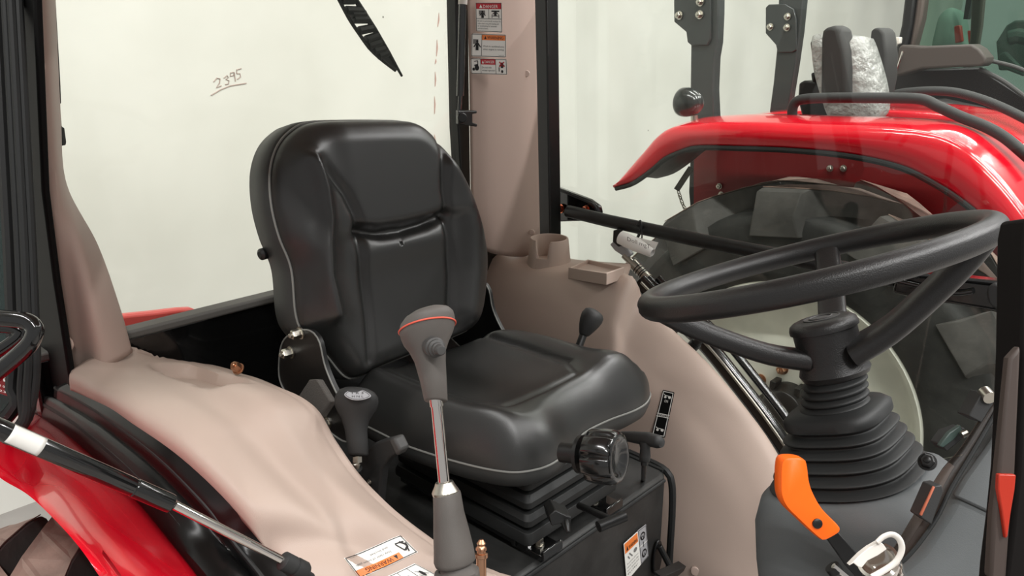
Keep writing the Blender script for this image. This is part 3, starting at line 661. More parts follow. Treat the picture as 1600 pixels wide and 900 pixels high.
# fluted adjuster knob
kc = PD(922, 708, 1.24); kx = (V(.55, -.25, .12)).normalized(); kx = (RT*.84-FW*.52+UP*.02).normalized(); kc = PD(922, 711, 1.24)
m = MB(); u, w_ = perp(kx); RR = []
for h, rf in [(-.02, .75), (-.016, .95), (.0, 1.0), (.022, .98), (.030, .9), (.033, .78), (.031, .6), (.026, .5), (.026, .1)]:
    ring = []
    for k in range(112):
        a = 2*math.pi*k/112; fl = 1-.13*max(0, math.cos(a*7))**4 if h < .029 else 1-.03*max(0, math.cos(a*7))**3
        r_ = .043*rf*fl; ring.append(kc+kx*(h+.018)+u*(math.cos(a)*r_)+w_*(math.sin(a)*r_))
    RR.append(ring)
m.rings(RR); kb = m.build('adjuster_knob', mat('gloss_black_plastic', (20, 20, 20), .18, coat=.5), seat, smooth=50)
m = MB(); m.tube([kc+kx*.005, kc-kx*.05], .016, 16); m.tube([kc-kx*.012, kc-kx*.018], .03, 20); m.build('knob_shaft', M['satin'], kb, smooth=40)

# seat belt webbing and the buckle
bl = thing('seat_belt', 'grey folded end of seat belt webbing beside the seat base', 'seat belt', PY(490, 650, .74))
m = MB(); p = [PY(a, b, .735) for a, b in [(483, 593), (494, 592), (515, 627), (494, 660), (440, 655), (462, 625)]]; m.prism(p, (.012, .008, 0)); m.build('webbing', M['web'], bl, bevel=.002)
bu = thing('belt_buckle', 'black seat belt buckle arm between the two shift levers', 'seat belt buckle', PD(570, 740, 1.2))
m = MB(); m.prism([PY(a, b, .74) for a, b in [(556, 752), (562, 715), (585, 692), (608, 685), (616, 690), (624, 706), (608, 716), (596, 735), (592, 775), (590, 800), (570, 800)]], (0, .018, 0)); m.build('arm', M['matte'], bu, bevel=.004, bseg=3)
m = MB(); m.prism([PY(a, b, .738) for a, b in [(606, 686), (615, 684), (625, 704), (619, 714)]], (0, .022, 0)); m.build('release', M['dgrey'], bu, bevel=.004)
m = MB(); bolt(m, PY(578, 753, .739), V(0, -1, 0), .004, .003); m.build('bolt', M['bolt'], bu)
# ---------------------------------------------------------------- main shift lever
lv = thing('shift_lever', 'tall shift lever with grey grip, red seam line and chrome rod', 'gear lever', PD(712, 893, .985))
def ell_rings(cs, seg=28):
    """cs: (centre, rx along camera right, ry along depth, tilt) -> rings in planes normal to chain"""
    R = []
    for i, (c, rx, ry) in enumerate(cs):
        d = (cs[min(i+1, len(cs)-1)][0]-cs[max(i-1, 0)][0]).normalized(); u = (RT-d*RT.dot(d)).normalized(); w_ = d.cross(u)
        R.append([c+u*(math.cos(2*math.pi*k/seg)*rx)+w_*(math.sin(2*math.pi*k/seg)*ry) for k in range(seg)])
    return R
k = .985/FPX
cs = [(PD(681, 627, .985), 17*k, .012), (PD(681, 625, .985), 18.5*k, .014), (PD(677, 595, .985), 21*k, .016), (PD(672, 565, .985), 24.5*k, .018), (PD(668, 548, .985), 29*k, .021), (PD(666, 537, .985), 35*k, .025), (PD(667, 524, .985), 41*k, .029), (PD(667.5, 513, .985), 44.5*k, .031)]
m = MB()
R = ell_rings(cs)
# mushroom head tilted: right side higher
hd = [(PD(667.8, 511, .985), 44*k, .031), (PD(668, 503, .985), 43.5*k, .031), (PD(670, 494, .985), 39*k, .028), (PD(673, 488, .985), 31*k, .023), (PD(676, 484, .985), 20*k, .016), (PD(677, 482.5, .985), 8*k, .007)]
ax = (cs[-1][0]-cs[-2][0]).normalized()
tiltU = (RT*math.cos(math.radians(13))+UP*math.sin(math.radians(13)))
def tilt_ring(c, rx, ry, a, seg=28):
    u = RT*math.cos(math.radians(a))+UP*math.sin(math.radians(a)); w_ = FW*-1
    w_ = (FW*.93-UP*.36).normalized()
    w_ = (w_-u*w_.dot(u)).normalized()
    return [c+u*(math.cos(2*math.pi*j/seg)*rx)-w_*(math.sin(2*math.pi*j/seg)*ry) for j in range(seg)]
R = [tilt_ring(c, rx, ry, 13*max(0, (i-2))/5) for i, (c, rx, ry) in enumerate(cs)]+[tilt_ring(c, rx, ry, 13) for c, rx, ry in hd]
m.rings(R); gp = m.build('grip', M['grey'], lv, smooth=80)
m = MB(); m.tube([p+(p-PD(667.8, 511, .985))*.012 for p in tilt_ring(PD(667.8, 512, .985), 44.5*k, .0314, 13, 48)], .0011, 8, closed=True); m.build('seam_line', mat('red_seam', (225, 95, 75), .5), gp)
m = MB(); bc = PD(680, 543, .958); bd = (PD(690, 549, .93)-PD(672, 540, .965)).normalized()
m.lathe([(.0125, -.012), (.0125, .0), (.0115, .001), (.0105, .0015), (.0105, .006), (.009, .007), (.008, .0075), (.008, .012), (.0065, .0135), (.0065, .019), (.005, .021), (.002, .0212)], bc, bd, 28); m.build('button', M['dgrey'], gp, smooth=40)
m = MB(); a, b = PD(681, 622, .985), PD(694, 756, .985); m.lathe([(.0072, 0), (.0072, (b-a).length)], a, b-a, 24); m.lathe([(.0085, 0), (.0085, .01)], a, b-a, 24); m.build('rod', M['chrome'], lv, smooth=40)
m = MB(); c = PD(696, 768, .985); ax = (PD(694, 756, .985)-PD(712, 893, .985)).normalized()
m.lathe([(.011, .012), (.0125, .008), (.0155, .003), (.017, 0), (.016, -.004)], c, ax, 28); m.build('clamp_ring', M['bolt'], lv, smooth=40)
m = MB(); cs = []
for px_, py_, rr_ in [(698, 770, 21), (698.5, 773, 22), (701, 800, 24), (705, 830, 28), (709, 860, 31.5), (710.5, 875, 33), (711, 880, 31), (712, 884, 24), (713, 888, 26), (714, 892, 35), (714, 900, 36), (714, 904, 28), (715, 909, 27), (716, 914, 38), (716, 922, 38)]:
    cs.append((PD(px_, py_, .985), rr_*k, rr_*k))
m.rings(ell_rings(cs, 40)); m.build('boot', M['grey'], lv, smooth=50)

# ---------------------------------------------------------------- small shift lever with badge
l2 = thing('shift_lever', 'short shift lever with black knob and white shift badge', 'gear lever', PD(557, 800, 1.4))
dd = 1.36; k = dd/FPX; cs = []
for px_, py_, rx in [(560, 712, 14), (560, 709, 16), (558, 690, 17), (556, 670, 18), (555, 655, 22), (555, 645, 28), (556, 636, 33), (557, 627, 34.5), (558, 619, 33), (558, 612, 28), (558, 608, 20), (558, 606, 8)]:
    cs.append((PD(px_, py_, dd), rx*k, rx*k*.75))
m = MB(); m.rings([tilt_ring(c, rx, ry, -4) for c, rx, ry in cs]); kn = m.build('knob', M['matte'], l2, smooth=80)
m = MB(); bcn = [PD(a, b, dd-.022) for a, b in [(539, 616), (549, 609), (566, 609), (579, 618), (568, 624), (552, 625)]]
nn = (UP*.8-FW*.6).normalized(); c_ = PD(558, 617, dd-.028)
def bp(a, b): return PL(a, b, c_, nn)
ring = cr([bp(538, 617), bp(550, 609.5), bp(566, 610), bp(580, 619), bp(566, 625), bp(549, 624.5)], 40, True)
m.prism([p for p in ring], nn*.0012); m.cur = 1; cc_ = sum(ring, V(0, 0, 0))/40
for rf in (.88,): m.tube([p+(cc_-p)*(1-rf)+nn*.0013 for p in ring], .0004, 6, closed=True)
vs, fs, tw = text_mesh('1 R 3'); m.add([bp(550+x/tw*18, 616.5-y*4.5)+nn*.0016 for x, y in vs], fs)
vs, fs, tw = text_mesh('H N L'); m.add([bp(550+x/tw*18, 622-y*4.5)+nn*.0016 for x, y in vs], fs)
m.build('shift_badge', [M['lsilver'], M['ink']], kn, smooth=20, label='silver-white shift pattern badge')
m = MB(); m.lathe([(.0085, 0), (.0085, .01), (.006, .01)], PD(558, 722, dd), UP, 6); m.tube([PD(559, 712, dd), PD(558, 728, dd), PD(557, 800, dd+.08)], .0055, 12); m.lathe([(.008, 0), (.0085, .002), (.007, .004)], PD(557, 727, dd), UP, 20); m.build('rod', M['bolt'], l2, smooth=40)
m = MB(); m.tube([PD(557, 731, dd), PD(557, 850, dd+.16)], .010, 12); m.build('sleeve', M['rubber'], l2)

# lever behind the seat on the far side
l3 = thing('hand_lever', 'small black ball-topped lever standing before the far beige console', 'lever', PD(905, 560, 1.75))
dd = 1.72; k = dd/FPX; m = MB()
cs = [(PD(a, b, dd), rx*k, rx*k) for a, b, rx in [(912, 524, 7), (913, 521, 9), (917, 512, 13.5), (921, 504, 16.5), (925, 496, 18), (929, 490, 16.5), (931, 486.5, 12), (932, 485, 5)]]
m.rings(ell_rings(cs)); m.build('knob', M['matte'], l3, smooth=80)
m = MB(); m.tube([PD(912, 522, dd), PD(890, 580, dd-.02)], .0085, 12); m.build('rod', M['satin'], l3)

# T-handled lever on the platform
l4 = thing('t_handle_lever', 'black T-shaped lever standing on the platform by the black ON sticker', 'lever', PZ(1006, 748, -.9))
d1 = 1.36; m = MB()
hd_ = [(PD(a, b, d1+e), rx, ry) for a, b, e, rx, ry in [(966, 680, .05, .005, .005), (972, 681, .04, .008, .007), (990, 683, .02, .010, .009), (1012, 686, 0, .012, .011), (1028, 690, -.012, .0115, .012), (1034, 692, -.016, .008, .009)]]
R = []
ax_ = (hd_[-1][0]-hd_[0][0]).normalized(); u_ = (UP-ax_*UP.dot(ax_)).normalized(); w_ = ax_.cross(u_)
for c, rx, ry in hd_: R.append([c+u_*(math.cos(2*math.pi*j/24)*rx)+w_*(math.sin(2*math.pi*j/24)*ry) for j in range(24)])
m.rings(R); m.rings(ell_rings([(PD(1008, 690, d1), .011, .010), (PD(1008, 700, d1), .0085, .0085), (PD(1008, 712, d1), .0095, .0095), (PD(1007, 720, d1), .009, .009), (PD(1007, 722, d1), .006, .006)])); m.build('handle', M['matte'], l4, smooth=60)
m = MB(); m.tube([PD(1007, 720, d1), PZ(1005, 749, -.898)], .0048, 12); m.lathe([(.0062, 0), (.0062, .008)], PD(1007, 727, d1), UP, 12); m.build('rod', M['satin'], l4)

# ---------------------------------------------------------------- steering wheel and column
WN = V(-.357, 0, .934).normalized(); WC = PD(1264, 415, 1.0); WU = V(.934, 0, .357).normalized(); WV = V(0, 1, 0)
st = thing('steering_wheel', 'black three-spoke steering wheel with foam rim', 'steering wheel', WC-WN*.09)
RW = .203; m = MB(); RR = []
NS = 120
for i in range(NS):
    a = 2*math.pi*i/NS; d = WU*math.cos(a)+WV*math.sin(a); c = WC+d*RW; ring = []
    for j in range(24):
        b = 2*math.pi*j/24; r_ = .0158*(1+.0*math.cos(b)); fg = .0012*max(0, math.sin(a*60))*(1 if math.sin(b) < -.2 else 0)
        gv = .0016*math.exp(-((b-math.pi*.02)/.12)**2)
        ring.append(c+d*(math.cos(b)*(r_-gv))+WN*(math.sin(b)*(r_+fg)))
    RR.append(ring)
m.rings(RR, closed=True); m.build('rim', M['wheelm'], st, smooth=60)
HC = WC-WN*.088
HT = PD(1284, 499, .995)
HC = HT-WN*.0
def spoke(px, py, w0, w1, name='spoke', th=.010, a0=None):
    p = PL(px, py, WC, WN)-WC; d = p.normalized(); m = MB()
    e = WC+d*(RW-.006); s_ = HC-WN*.045+d*.03
    pts = cr([s_, s_.lerp(e, .3)-WN*.012, s_.lerp(e, .75)-WN*.012, e-WN*.004], 14); side = WN.cross(d).normalized(); R = []
    for i, c in enumerate(pts):
        t = i/13; ww = w0+(w1-w0)*t; dn = (pts[min(i+1, 13)]-pts[max(i-1, 0)]).normalized(); nn_ = side.cross(dn).normalized()
        R.append([c+side*(math.copysign(abs(math.cos(q))**.6, math.cos(q))*ww)+nn_*(math.copysign(abs(math.sin(q))**.6, math.sin(q))*th) for q in [2*math.pi*j/20 for j in range(20)]])
    m.rings(R)
    for f in (.70, .74): 
        c = pts[0].lerp(pts[-1], f)
    return m.build(name, M['wheelm'], st, smooth=50)
spoke(1052, 470, .025, .019, th=.013); spoke(1452, 375, .044, .028, th=.015); spoke(1300, 376, .019, .017)
m = MB(); m.lathe([(.0, .002), (.030, .002), (.036, .0), (.040, -.003), (.0415, -.008), (.0415, -.012), (.0385, -.013), (.0385, -.05), (.041, -.06), (.043, -.066), (.040, -.072), (.03, -.072)], HC, WN, 48, caps=False); hb = m.build('hub', M['wheelm'], st, smooth=40)
m = MB(); m.lathe([(.022, .0022), (.022, .0032), (.0205, .0034), (.0205, .0026)], HC, WN, 48); 
m.tube([HC+WN*.003+WU*a+WV*b for a, b in [(-.012, -.008), (.0, -.013), (.012, -.004), (.008, .01), (-.008, .01)]], .0012, 6, closed=True, n=30); m.build('cap_emblem', M['dgrey'], hb, smooth=30, label='raised ring and emblem on the hub cap')

colm = thing('steering_column', 'ribbed rubber column boot on a slate grey cowl under the steering wheel', 'steering column', PD(1330, 900, 1.0))
def sring(c, rx, ry, p, n=48, U=WU, Vv=WV):
    out = []
    for j in range(n):
        q = 2*math.pi*j/n; cx_, sy_ = math.cos(q), math.sin(q)
        out.append(c+U*(math.copysign(abs(cx_)**p, cx_)*rx)+Vv*(math.copysign(abs(sy_)**p, sy_)*ry))
    return out
# neck bellows between hub and square top
m = MB(); R = []; a_, b_ = HC-WN*.066, PD(1304, 632, .99)
ax = (b_-a_); L = ax.length
for i in range(61):
    t = i/60; r_ = .0335+.004*t+.0042*abs(math.sin(t*math.pi*4.5)); R.append(sring(a_+ax*t, r_, r_, 1))
m.rings(R); m.build('neck_boot', M['rubber'], colm, smooth=60)
# main bellows: rounded squares growing downward
S0 = PD(1306, 636, .99); S1_ = PD(1326, 738, .975); m = MB(); R = []
R.append(sring(S0+WN*.004, .03, .03, .7)); R.append(sring(S0+WN*.002, .052, .052, .62)); R.append(sring(S0-WN*.004, .0575, .0575, .55)); R.append(sring(S0-WN*.014, .0575, .0575, .55)); 
ax = S1_-(S0-WN*.014)
for i in range(1, 85):
    t = i/84; g = .0045*math.cos(t*2*math.pi*5)-.0045; r_ = .059+.030*t**1.1+g; R.append(sring(S0-WN*.014+ax*t, r_*.98, r_, .62+.1*t))
m.rings(R); m.build('boot', M['rubber'], colm, smooth=60)
# cowl
m = MB(); B = S1_-WN*.002; dn = (PD(1345, 900, .97)-S1_)
R = [sring(B, .080, .082, .62), sring(B-WN*.006, .094, .096, .55), sring(B+dn*.22+V(.01, 0, 0), .112, .100, .5), sring(B+dn*.55+V(.022, 0, 0), .125, .104, .45), sring(B+dn*1.1+V(.035, 0, 0), .135, .108, .42), sring(B+dn*2.2+V(.05, 0, 0), .15, .115, .4)]
m.rings(R); cw = m.build('cowl', M['dash'], colm, smooth=50)
m = MB(); bolt(m, PD(1449, 722, .90), (V(.1, -.75, .65)), .008, .006); m.build('bolt', M['satin'], cw)

# ---------------------------------------------------------------- shuttle lever
sl = thing('shuttle_lever', 'orange plastic lever in front of the grey steering cowl', 'lever', PD(1340, 890, .86))
d0 = .85
px = [(1214, 724), (1219, 714), (1234, 712), (1250, 714), (1256, 722), (1260, 750), (1266, 768), (1280, 792), (1305, 818), (1305, 826), (1284, 838), (1274, 837), (1240, 806), (1222, 788), (1214, 770), (1213, 748)]
m = MB(); ctr = [(PD(a, b, d0)) for a, b in px]; P2 = cr(ctr, 64, True); cen = sum(P2, V(0, 0, 0))/64; R = []
pathc = [(1236, 716), (1236, 745), (1241, 775), (1262, 803), (1290, 829)]
mid = cr([PD(a, b, d0) for a, b in pathc], 64)
def inset(p, f):
    q = min(mid, key=lambda z: (z-p).length); return p+(q-p)*f
for dz_, f in [(-.012, .35), (-.0115, .12), (-.007, .0), (.006, .0), (.011, .12), (.012, .35)]: R.append([inset(p, f)+FW*dz_ for p in P2])
m.rings(R); og = m.build('grip', M['orange'], sl, smooth=45)
m = MB(); m.lathe([(.0052, -.004), (.0052, .0012), (.004, .002), (.001, .002)], PD(1277, 818, d0-.0125), -FW, 20); m.build('screw', M['satin'], og)
m = MB(); m.prism([PD(a, b, d0+.002) for a, b in [(1287, 834), (1303, 824), (1345, 872), (1360, 890), (1342, 906), (1322, 884)]], FW*.006); m.build('shaft', M['satin'], sl, bevel=.001)
# rubber ring cap over a chrome socket
rc = thing('accessory_socket', 'chrome socket with white ring-shaped cap below the orange lever', 'socket', PD(1375, 870, .64))
dk = .64
c1 = PD(1374, 880, dk+.012); axs = (UP*.70-RT*.50-FW*.50).normalized()
m = MB(); m.lathe([(.0150, -.03), (.0150, 0), (.0165, .001), (.0165, .004), (.0140, .005), (.0132, .001), (.0132, -.010), (.002, -.010)], c1, axs, 40)
m.lathe([(.0150, -.006), (.0162, -.006), (.0162, -.010), (.0150, -.010)], c1, axs, 40, caps=False); m.build('chrome_barrel', M['chrome'], rc, smooth=40)
m = MB(); P = [PD(a, b, dk) for a, b in [(1327, 884), (1335, 876), (1345, 866), (1358, 856), (1374, 847), (1379, 849), (1386, 858), (1372, 868), (1356, 876), (1347, 887), (1341, 886), (1334, 880)]]
m.prism(P, FW*.006); m.tube([PD(a, b, dk-.001) for a, b in [(1370, 848), (1380, 839), (1393, 835), (1404, 841), (1409, 854), (1406, 868), (1396, 881), (1380, 892), (1362, 902)]], .0017, 12, n=60, flat=1.5)
m.build('ring_cap', M['white'], rc, bevel=.0012, smooth=50)
ky = thing('key', 'small key end with chrome blade at the bottom edge by the socket', 'key', PD(1305, 890, .84))
m = MB(); m.tube([PD(1300, 885, .84), PD(1306, 893, .84)], .008, 16); m.build('head', M['satin'], ky)
m = MB(); m.tube([PD(1302, 884, .835), PD(1325, 903, .835)], .003, 10); m.build('blade', M['chrome'], ky)

# ---------------------------------------------------------------- dashboard side, lower front glass, near front post
db = thing('dashboard', 'slate grey dashboard side panel in the lower right corner', 'dashboard', PD(1500, 890, .72))
def dp(a, b, d): return PD(a, b, d)
pn = [(1385, 905), (1440, 862), (1480, 800), (1510, 745), (1550, 690), (1610, 575), (1640, 530), (1640, 940), (1385, 940)]
m = MB(); n1 = (-FW*.8-RT*.45+UP*.35).normalized(); p1 = PD(1520, 820, .74)
m.prism([PL(a, b, p1, n1) for a, b in pn], FW*.03); m.build('side_panel', M['dash'], db, bevel=.006, bseg=3)
n2 = (n1+UP*.12).normalized()
m = MB(); m.prism([PL(a, b, p1+n1*.004, n1) for a, b in [(1491, 776), (1510, 745), (1550, 690), (1610, 575), (1640, 530), (1640, 880), (1575, 815)]], FW*.006); m.build('dash_panel', M['dash'], db, bevel=.003)
lg = thing('front_glass', 'smoky lower glass edge with clamps running beside the dashboard panel', 'glass pane', PD(1480, 780, .74))
o_ = [(1378, 900), (1420, 868), (1462, 812), (1488, 760), (1530, 690), (1570, 620), (1606, 555)]
i_ = [(1352, 900), (1385, 872), (1430, 800), (1470, 735), (1500, 700), (1545, 630), (1592, 545)]
oc = cr([PL(a, b, p1+n1*.03, n1) for a, b in o_], 30); ic = cr([PL(a, b, p1+n1*.03, n1) for a, b in i_], 30)
m = MB(); m.sheet([[a, b] for a, b in zip(oc, ic)]); m.build('glass_strip', M['gedge'], lg, solid=.005)
m = MB(); m.tube(oc, .002, 8); m.build('glass_rim', M['rubber'], lg)
def clampb(name, quad, d, tk, mt, extra=None):
    m = MB(); m.prism([PD(a, b, d) for a, b in quad], FW*tk); return m.build(name, mt, lg, bevel=.001)
clampb('rubber_clamp', [(1514, 650), (1535, 612), (1556, 625), (1534, 661)], .74, .02, M['matte'])
m = MB(); m.tube([PD(1538, 612, .745), PD(1547, 622, .735)], .006, 14); m.build('clamp_nut', M['bolt'], lg)
clampb('rubber_clamp', [(1470, 695), (1484, 676), (1507, 668), (1511, 680), (1480, 706)], .76, .02, M['matte'])
clampb('glass_clamp', [(1468, 697), (1484, 676), (1501, 664), (1504, 672), (1490, 688), (1474, 700)], .755, .006, mat('dark_green_plastic', (52, 66, 62), .4))
m = MB(); m.tube([PD(1502, 680, .75), PD(1511, 676, .75)], .0035, 10); m.build('clamp_nut', M['bolt'], lg)
clampb('rubber_clamp', [(1438, 808), (1459, 760), (1472, 758), (1474, 768), (1456, 820)], .72, .02, M['matte'])
clampb('reflector_strip', [(1438, 805), (1459, 760), (1462, 761), (1441, 807)], .718, .003, mat('copper_strip', (176, 96, 70), .4))
fp = thing('front_post', 'dark near windscreen post with an orange reflection built as a coloured strip at the right edge', 'post', PD(1575, 900, .5))
m = MB(); m.prism([PD(a, b, .51) for a, b in [(1600, 370), (1606, 340), (1660, 340), (1660, 960), (1566, 960), (1571, 900), (1581, 820), (1589, 740), (1597, 560)]], FW*.03); m.build('post', mat('near_black_post', (16, 13, 12), .8, spec=.15), fp, bevel=.003)
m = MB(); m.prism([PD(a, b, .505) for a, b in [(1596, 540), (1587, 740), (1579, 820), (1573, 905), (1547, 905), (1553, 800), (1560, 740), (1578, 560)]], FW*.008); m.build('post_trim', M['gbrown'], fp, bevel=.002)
m = MB(); m.prism([PD(a, b, .502) for a, b in [(1561, 741), (1588, 742), (1586, 765), (1580, 800), (1575, 838), (1572, 842), (1566, 800), (1560, 765)]], FW*.004); m.build('orange_reflection', M['amberred'], fp, bevel=.001, label='orange reflection on the post, built as a coloured strip')  # orange reflection on the post, put in as a coloured strip

# ---------------------------------------------------------------- far (left) door
Y1 = 1.80
ld = thing('cab_door', 'closed far glass door with black rail, hinge plate and long latch bar', 'cab door', PY(1100, 500, Y1))
m = MB(); m.prism([PY(a, b, Y1+.02) for a, b in [(858, -60), (1700, -120), (1700, 560), (1560, 700), (1260, 760), (1190, 660), (1100, 552), (1010, 462), (860, 420)]], (0, .005, 0)); m.build('door_glass', M['gdoor'], ld)
m = MB(); pl_ = [PY(a, b, Y1) for a, b in [(857, 292), (868, 292), (920, 312), (934, 322), (937, 333), (932, 343), (920, 345), (862, 347), (857, 345)]]
m.prism(pl_, (0, .02, 0)); m.build('hinge_plate', M['paint'], ld, bevel=.005, bseg=3)
m = MB(); m.tube([PY(a, b, Y1-.004) for a, b in [(872, 296), (918, 315), (930, 323), (932, 334), (926, 341)]], .004, 8, n=24); m.build('hinge_rim', M['satin'], ld)
bolts('bolt', M['copper'], ld, [PY(877, 326, Y1-.004), PY(917, 328, Y1-.004)], (-.2, -1, .1), .011, .008)
m = MB(); m.tube([PY(a, b, Y1-.045) for a, b in [(888, 330), (950, 345), (1100, 377), (1215, 399), (1400, 437)]], [.0195]*5, 16, flat=.9)
m.tube([PY(1000, 345, Y1-.06), PY(1002, 357, Y1-.065), PY(996, 372, Y1-.03)], .004, 8, n=10)
m.build('door_rail', M['satin'], ld, smooth=50)
m = MB(); q = [(1398, 432), (1410, 428), (1450, 430), (1590, 446), (1600, 460), (1600, 497), (1560, 488), (1500, 478), (1440, 470), (1392, 458)]
m.prism([PY(a, b, Y1-.07) for a, b in q], (0, .05, 0)); m.build('latch_housing', M['paint'], ld, bevel=.008, bseg=3)
m = MB(); m.tube([PY(a, b, Y1-.075) for a, b in [(1398, 438), (1440, 448), (1490, 458), (1520, 455)]], .006, 12, n=20); m.tube([PY(a, b, Y1-.08) for a, b in [(1404, 429), (1450, 431), (1588, 445)]], .005, 10); m.build('latch_rod', M['paint'], ld)
m = MB(); m.prism(cr([PY(a, b, Y1-.10) for a, b in [(1541, 455), (1548, 445), (1560, 444), (1568, 455), (1590, 462), (1594, 482), (1560, 484), (1545, 475)]], 30, True), (0, .03, 0)); m.build('latch_lever', M['matte'], ld, bevel=.005, bseg=3)
gs = thing('gas_strut', 'thin black gas strut with silver collar hanging from the far door rail', 'gas strut', PY(965, 380, Y1-.06))
m = MB(); m.prism([PY(a, b, Y1-.07) for a, b in [(958, 360), (970, 358), (968, 372), (975, 380), (966, 386), (957, 378)]], (0, .012, 0)); m.build('bracket', M['satin'], gs, bevel=.002)
m = MB(); m.prism([PY(a, b, Y1-.06) for a, b in [(952, 382), (962, 374), (974, 382), (986, 398), (978, 404), (960, 392)]], (0, .018, 0)); m.build('end_socket', M['lsilver'], gs, bevel=.004)
a, b = PY(975, 399, Y1-.055), PY(1125, 545, Y1-.06); m = MB(); m.lathe([(.0125, .09), (.0125, (b-a).length)], a, b-a, 20); m.build('cylinder', M['paint'], gs, smooth=40)
m = MB(); m.lathe([(.009, 0), (.009, .03), (.0145, .032), (.0145, .095), (.009, .096)], a, b-a, 20); m.build('collar', M['bolt'], gs, smooth=40)
m = MB(); 
for t_ in (.052, .060, .070, .076): m.lathe([(.0148, 0), (.0148, .003)], a+(b-a).normalized()*t_, b-a, 20, caps=False)
m.build('collar_print', M['ink'], gs)
m = MB(); m.tube([PY(1083, 541, 1.60), PY(1107, 516, 1.60)], .011, 14); m.tube([PY(1078, 545, 1.60), PY(1088, 536, 1.60)], .014, 14); m.tube([PY(1104, 520, 1.6), PY(1112, 512, 1.6)], .016, 14); m.build('ball_joint', M['satin'], gs, smooth=40)
pt = thing('paper_tag', 'rolled white handwritten paper tag tied under the far door rail', 'paper tag', PY(998, 382, Y1-.08))
a, b = PY(970, 371, Y1-.10), PY(1020, 395, Y1-.10); ax = (b-a); m = MB(); m.rings(ell_rings([(a, .0, .0), (a, .018, .018), (a.lerp(b, .5), .019, .018), (b, .010, .010)], 28), caps=False)
m.prism([PY(q_, r_, Y1-.085) for q_, r_ in [(975, 366), (1028, 379), (1022, 392), (1016, 402), (972, 385)]], (0, .002, 0)); pp = m.build('paper', M['paper'], pt, smooth=40)
m = MB(); vs, fs, tw = text_mesh('Doll mgT'); m.add([PY(980+x/tw*36-0, 376+x/tw*13-y*9, Y1-.123) for x, y in vs], fs); m.build('handwriting', M['inkgrey'], pp, recalc=False)
m = MB(); m.prism([PY(q_, r_, Y1-.07) for q_, r_ in [(985, 385), (1015, 395), (1008, 410), (990, 402)]], (0, .001, 0)); m.build('film', M['gdoor'], pt)
m = MB(); m.tube([PY(996, 351, Y1-.07), PY(1001, 347, Y1-.075), PY(1003, 372, Y1-.07), PY(998, 374, Y1-.05), PY(996, 351, Y1-.03)], .002, 8, closed=True, n=30); m.build('cable_tie', M['satin'], pt)

# ---------------------------------------------------------------- rear window gas strut and wiper
ws = thing('gas_strut', 'slim black gas strut standing along the rear window post', 'gas strut', PX(722, 170, -1.47))
m = MB(); m.tube([PX(725, -60, -1.47), PX(723, 6, -1.47), PX(719, 150, -1.47)], .0095, 14); m.tube([PX(719, 150, -1.47), PX(718, 172, -1.47)], .005, 10); m.build('cylinder', M['paint'], ws, smooth=50)
m = MB(); m.tube([PX(725, -40, -1.47), PX(723, 7, -1.47)], .011, 14); m.build('rod_end', M['white'], ws)
m = MB(); m.prism([PX(a, b, -1.46) for a, b in [(712, 172), (741, 172), (741, 176), (734, 177), (734, 190), (742, 193), (741, 197), (712, 193)]], (.02, -.01, 0)); m.lathe([(.012, 0), (.012, .02), (.006, .02)], PX(720, 183, -1.45), V(1, -.6, 0), 16); m.build('clip', M['satin'], ws, bevel=.002)
wp = thing('rear_wiper', 'black wiper blade hanging diagonally across the rear window top', 'wiper', PX(560, 20, -1.6))
xw = -1.59; m = MB()
m.tube([PX(a, b, xw) for a, b in [(551, -8), (585, 45), (607, 82), (628, 119)]], [.006, .006, .005, .003], 8)
m.build('blade', M['rubber'], wp)
m = MB(); 
for pts in ([(524, -12), (545, 28), (562, 54), (578, 76), (596, 93), (618, 110)], [(548, -12), (563, 14), (583, 46), (600, 74)],):
    m.tube([PX(a, b, xw) for a, b in pts], .0045, 8, n=20)
for a, b, c, d in [(533, 0, 553, 0), (541, 16, 566, 17), (549, 22, 570, 22), (552, 30, 574, 30), (561, 48, 581, 44), (572, 62, 590, 56), (576, 72, 594, 66), (584, 80, 600, 76), (592, 88, 606, 82)]: m.tube([PX(a, b, xw), PX(c, d, xw)], .010, 8)
m.prism([PX(a, b, xw) for a, b in [(596, 80), (606, 80), (619, 108), (600, 94)]], (-.004, 0, 0)); m.prism([PX(a, b, xw) for a, b in [(548, 22), (570, 22), (576, 34), (556, 36)]], (-.006, 0, 0)); m.prism([PX(a, b, xw) for a, b in [(524, -12), (550, -12), (558, 4), (535, 3)]], (-.006, 0, 0))
m.build('blade_frame', M['matte'], wp, smooth=40)
# left wiper parking / lamp brackets outside the left window edge
br2 = thing('window_stay', 'black hinged stay outside the rear window at the left pillar', 'window stay', PX(98, 200, -1.58))
m = MB(); m.prism([PX(a, b, -1.58) for a, b in [(80, -60), (84, -60), (95, 132), (96, 162), (90, 162), (88, 130)]], (-.01, 0, 0)); m.prism([PX(a, b, -1.58) for a, b in [(91, 160), (94, 160), (97, 198), (101, 200), (104, 222), (103, 227), (96, 228), (93, 200)]], (-.02, 0, 0)); m.build('stay', M['matte'], br2, bevel=.003)

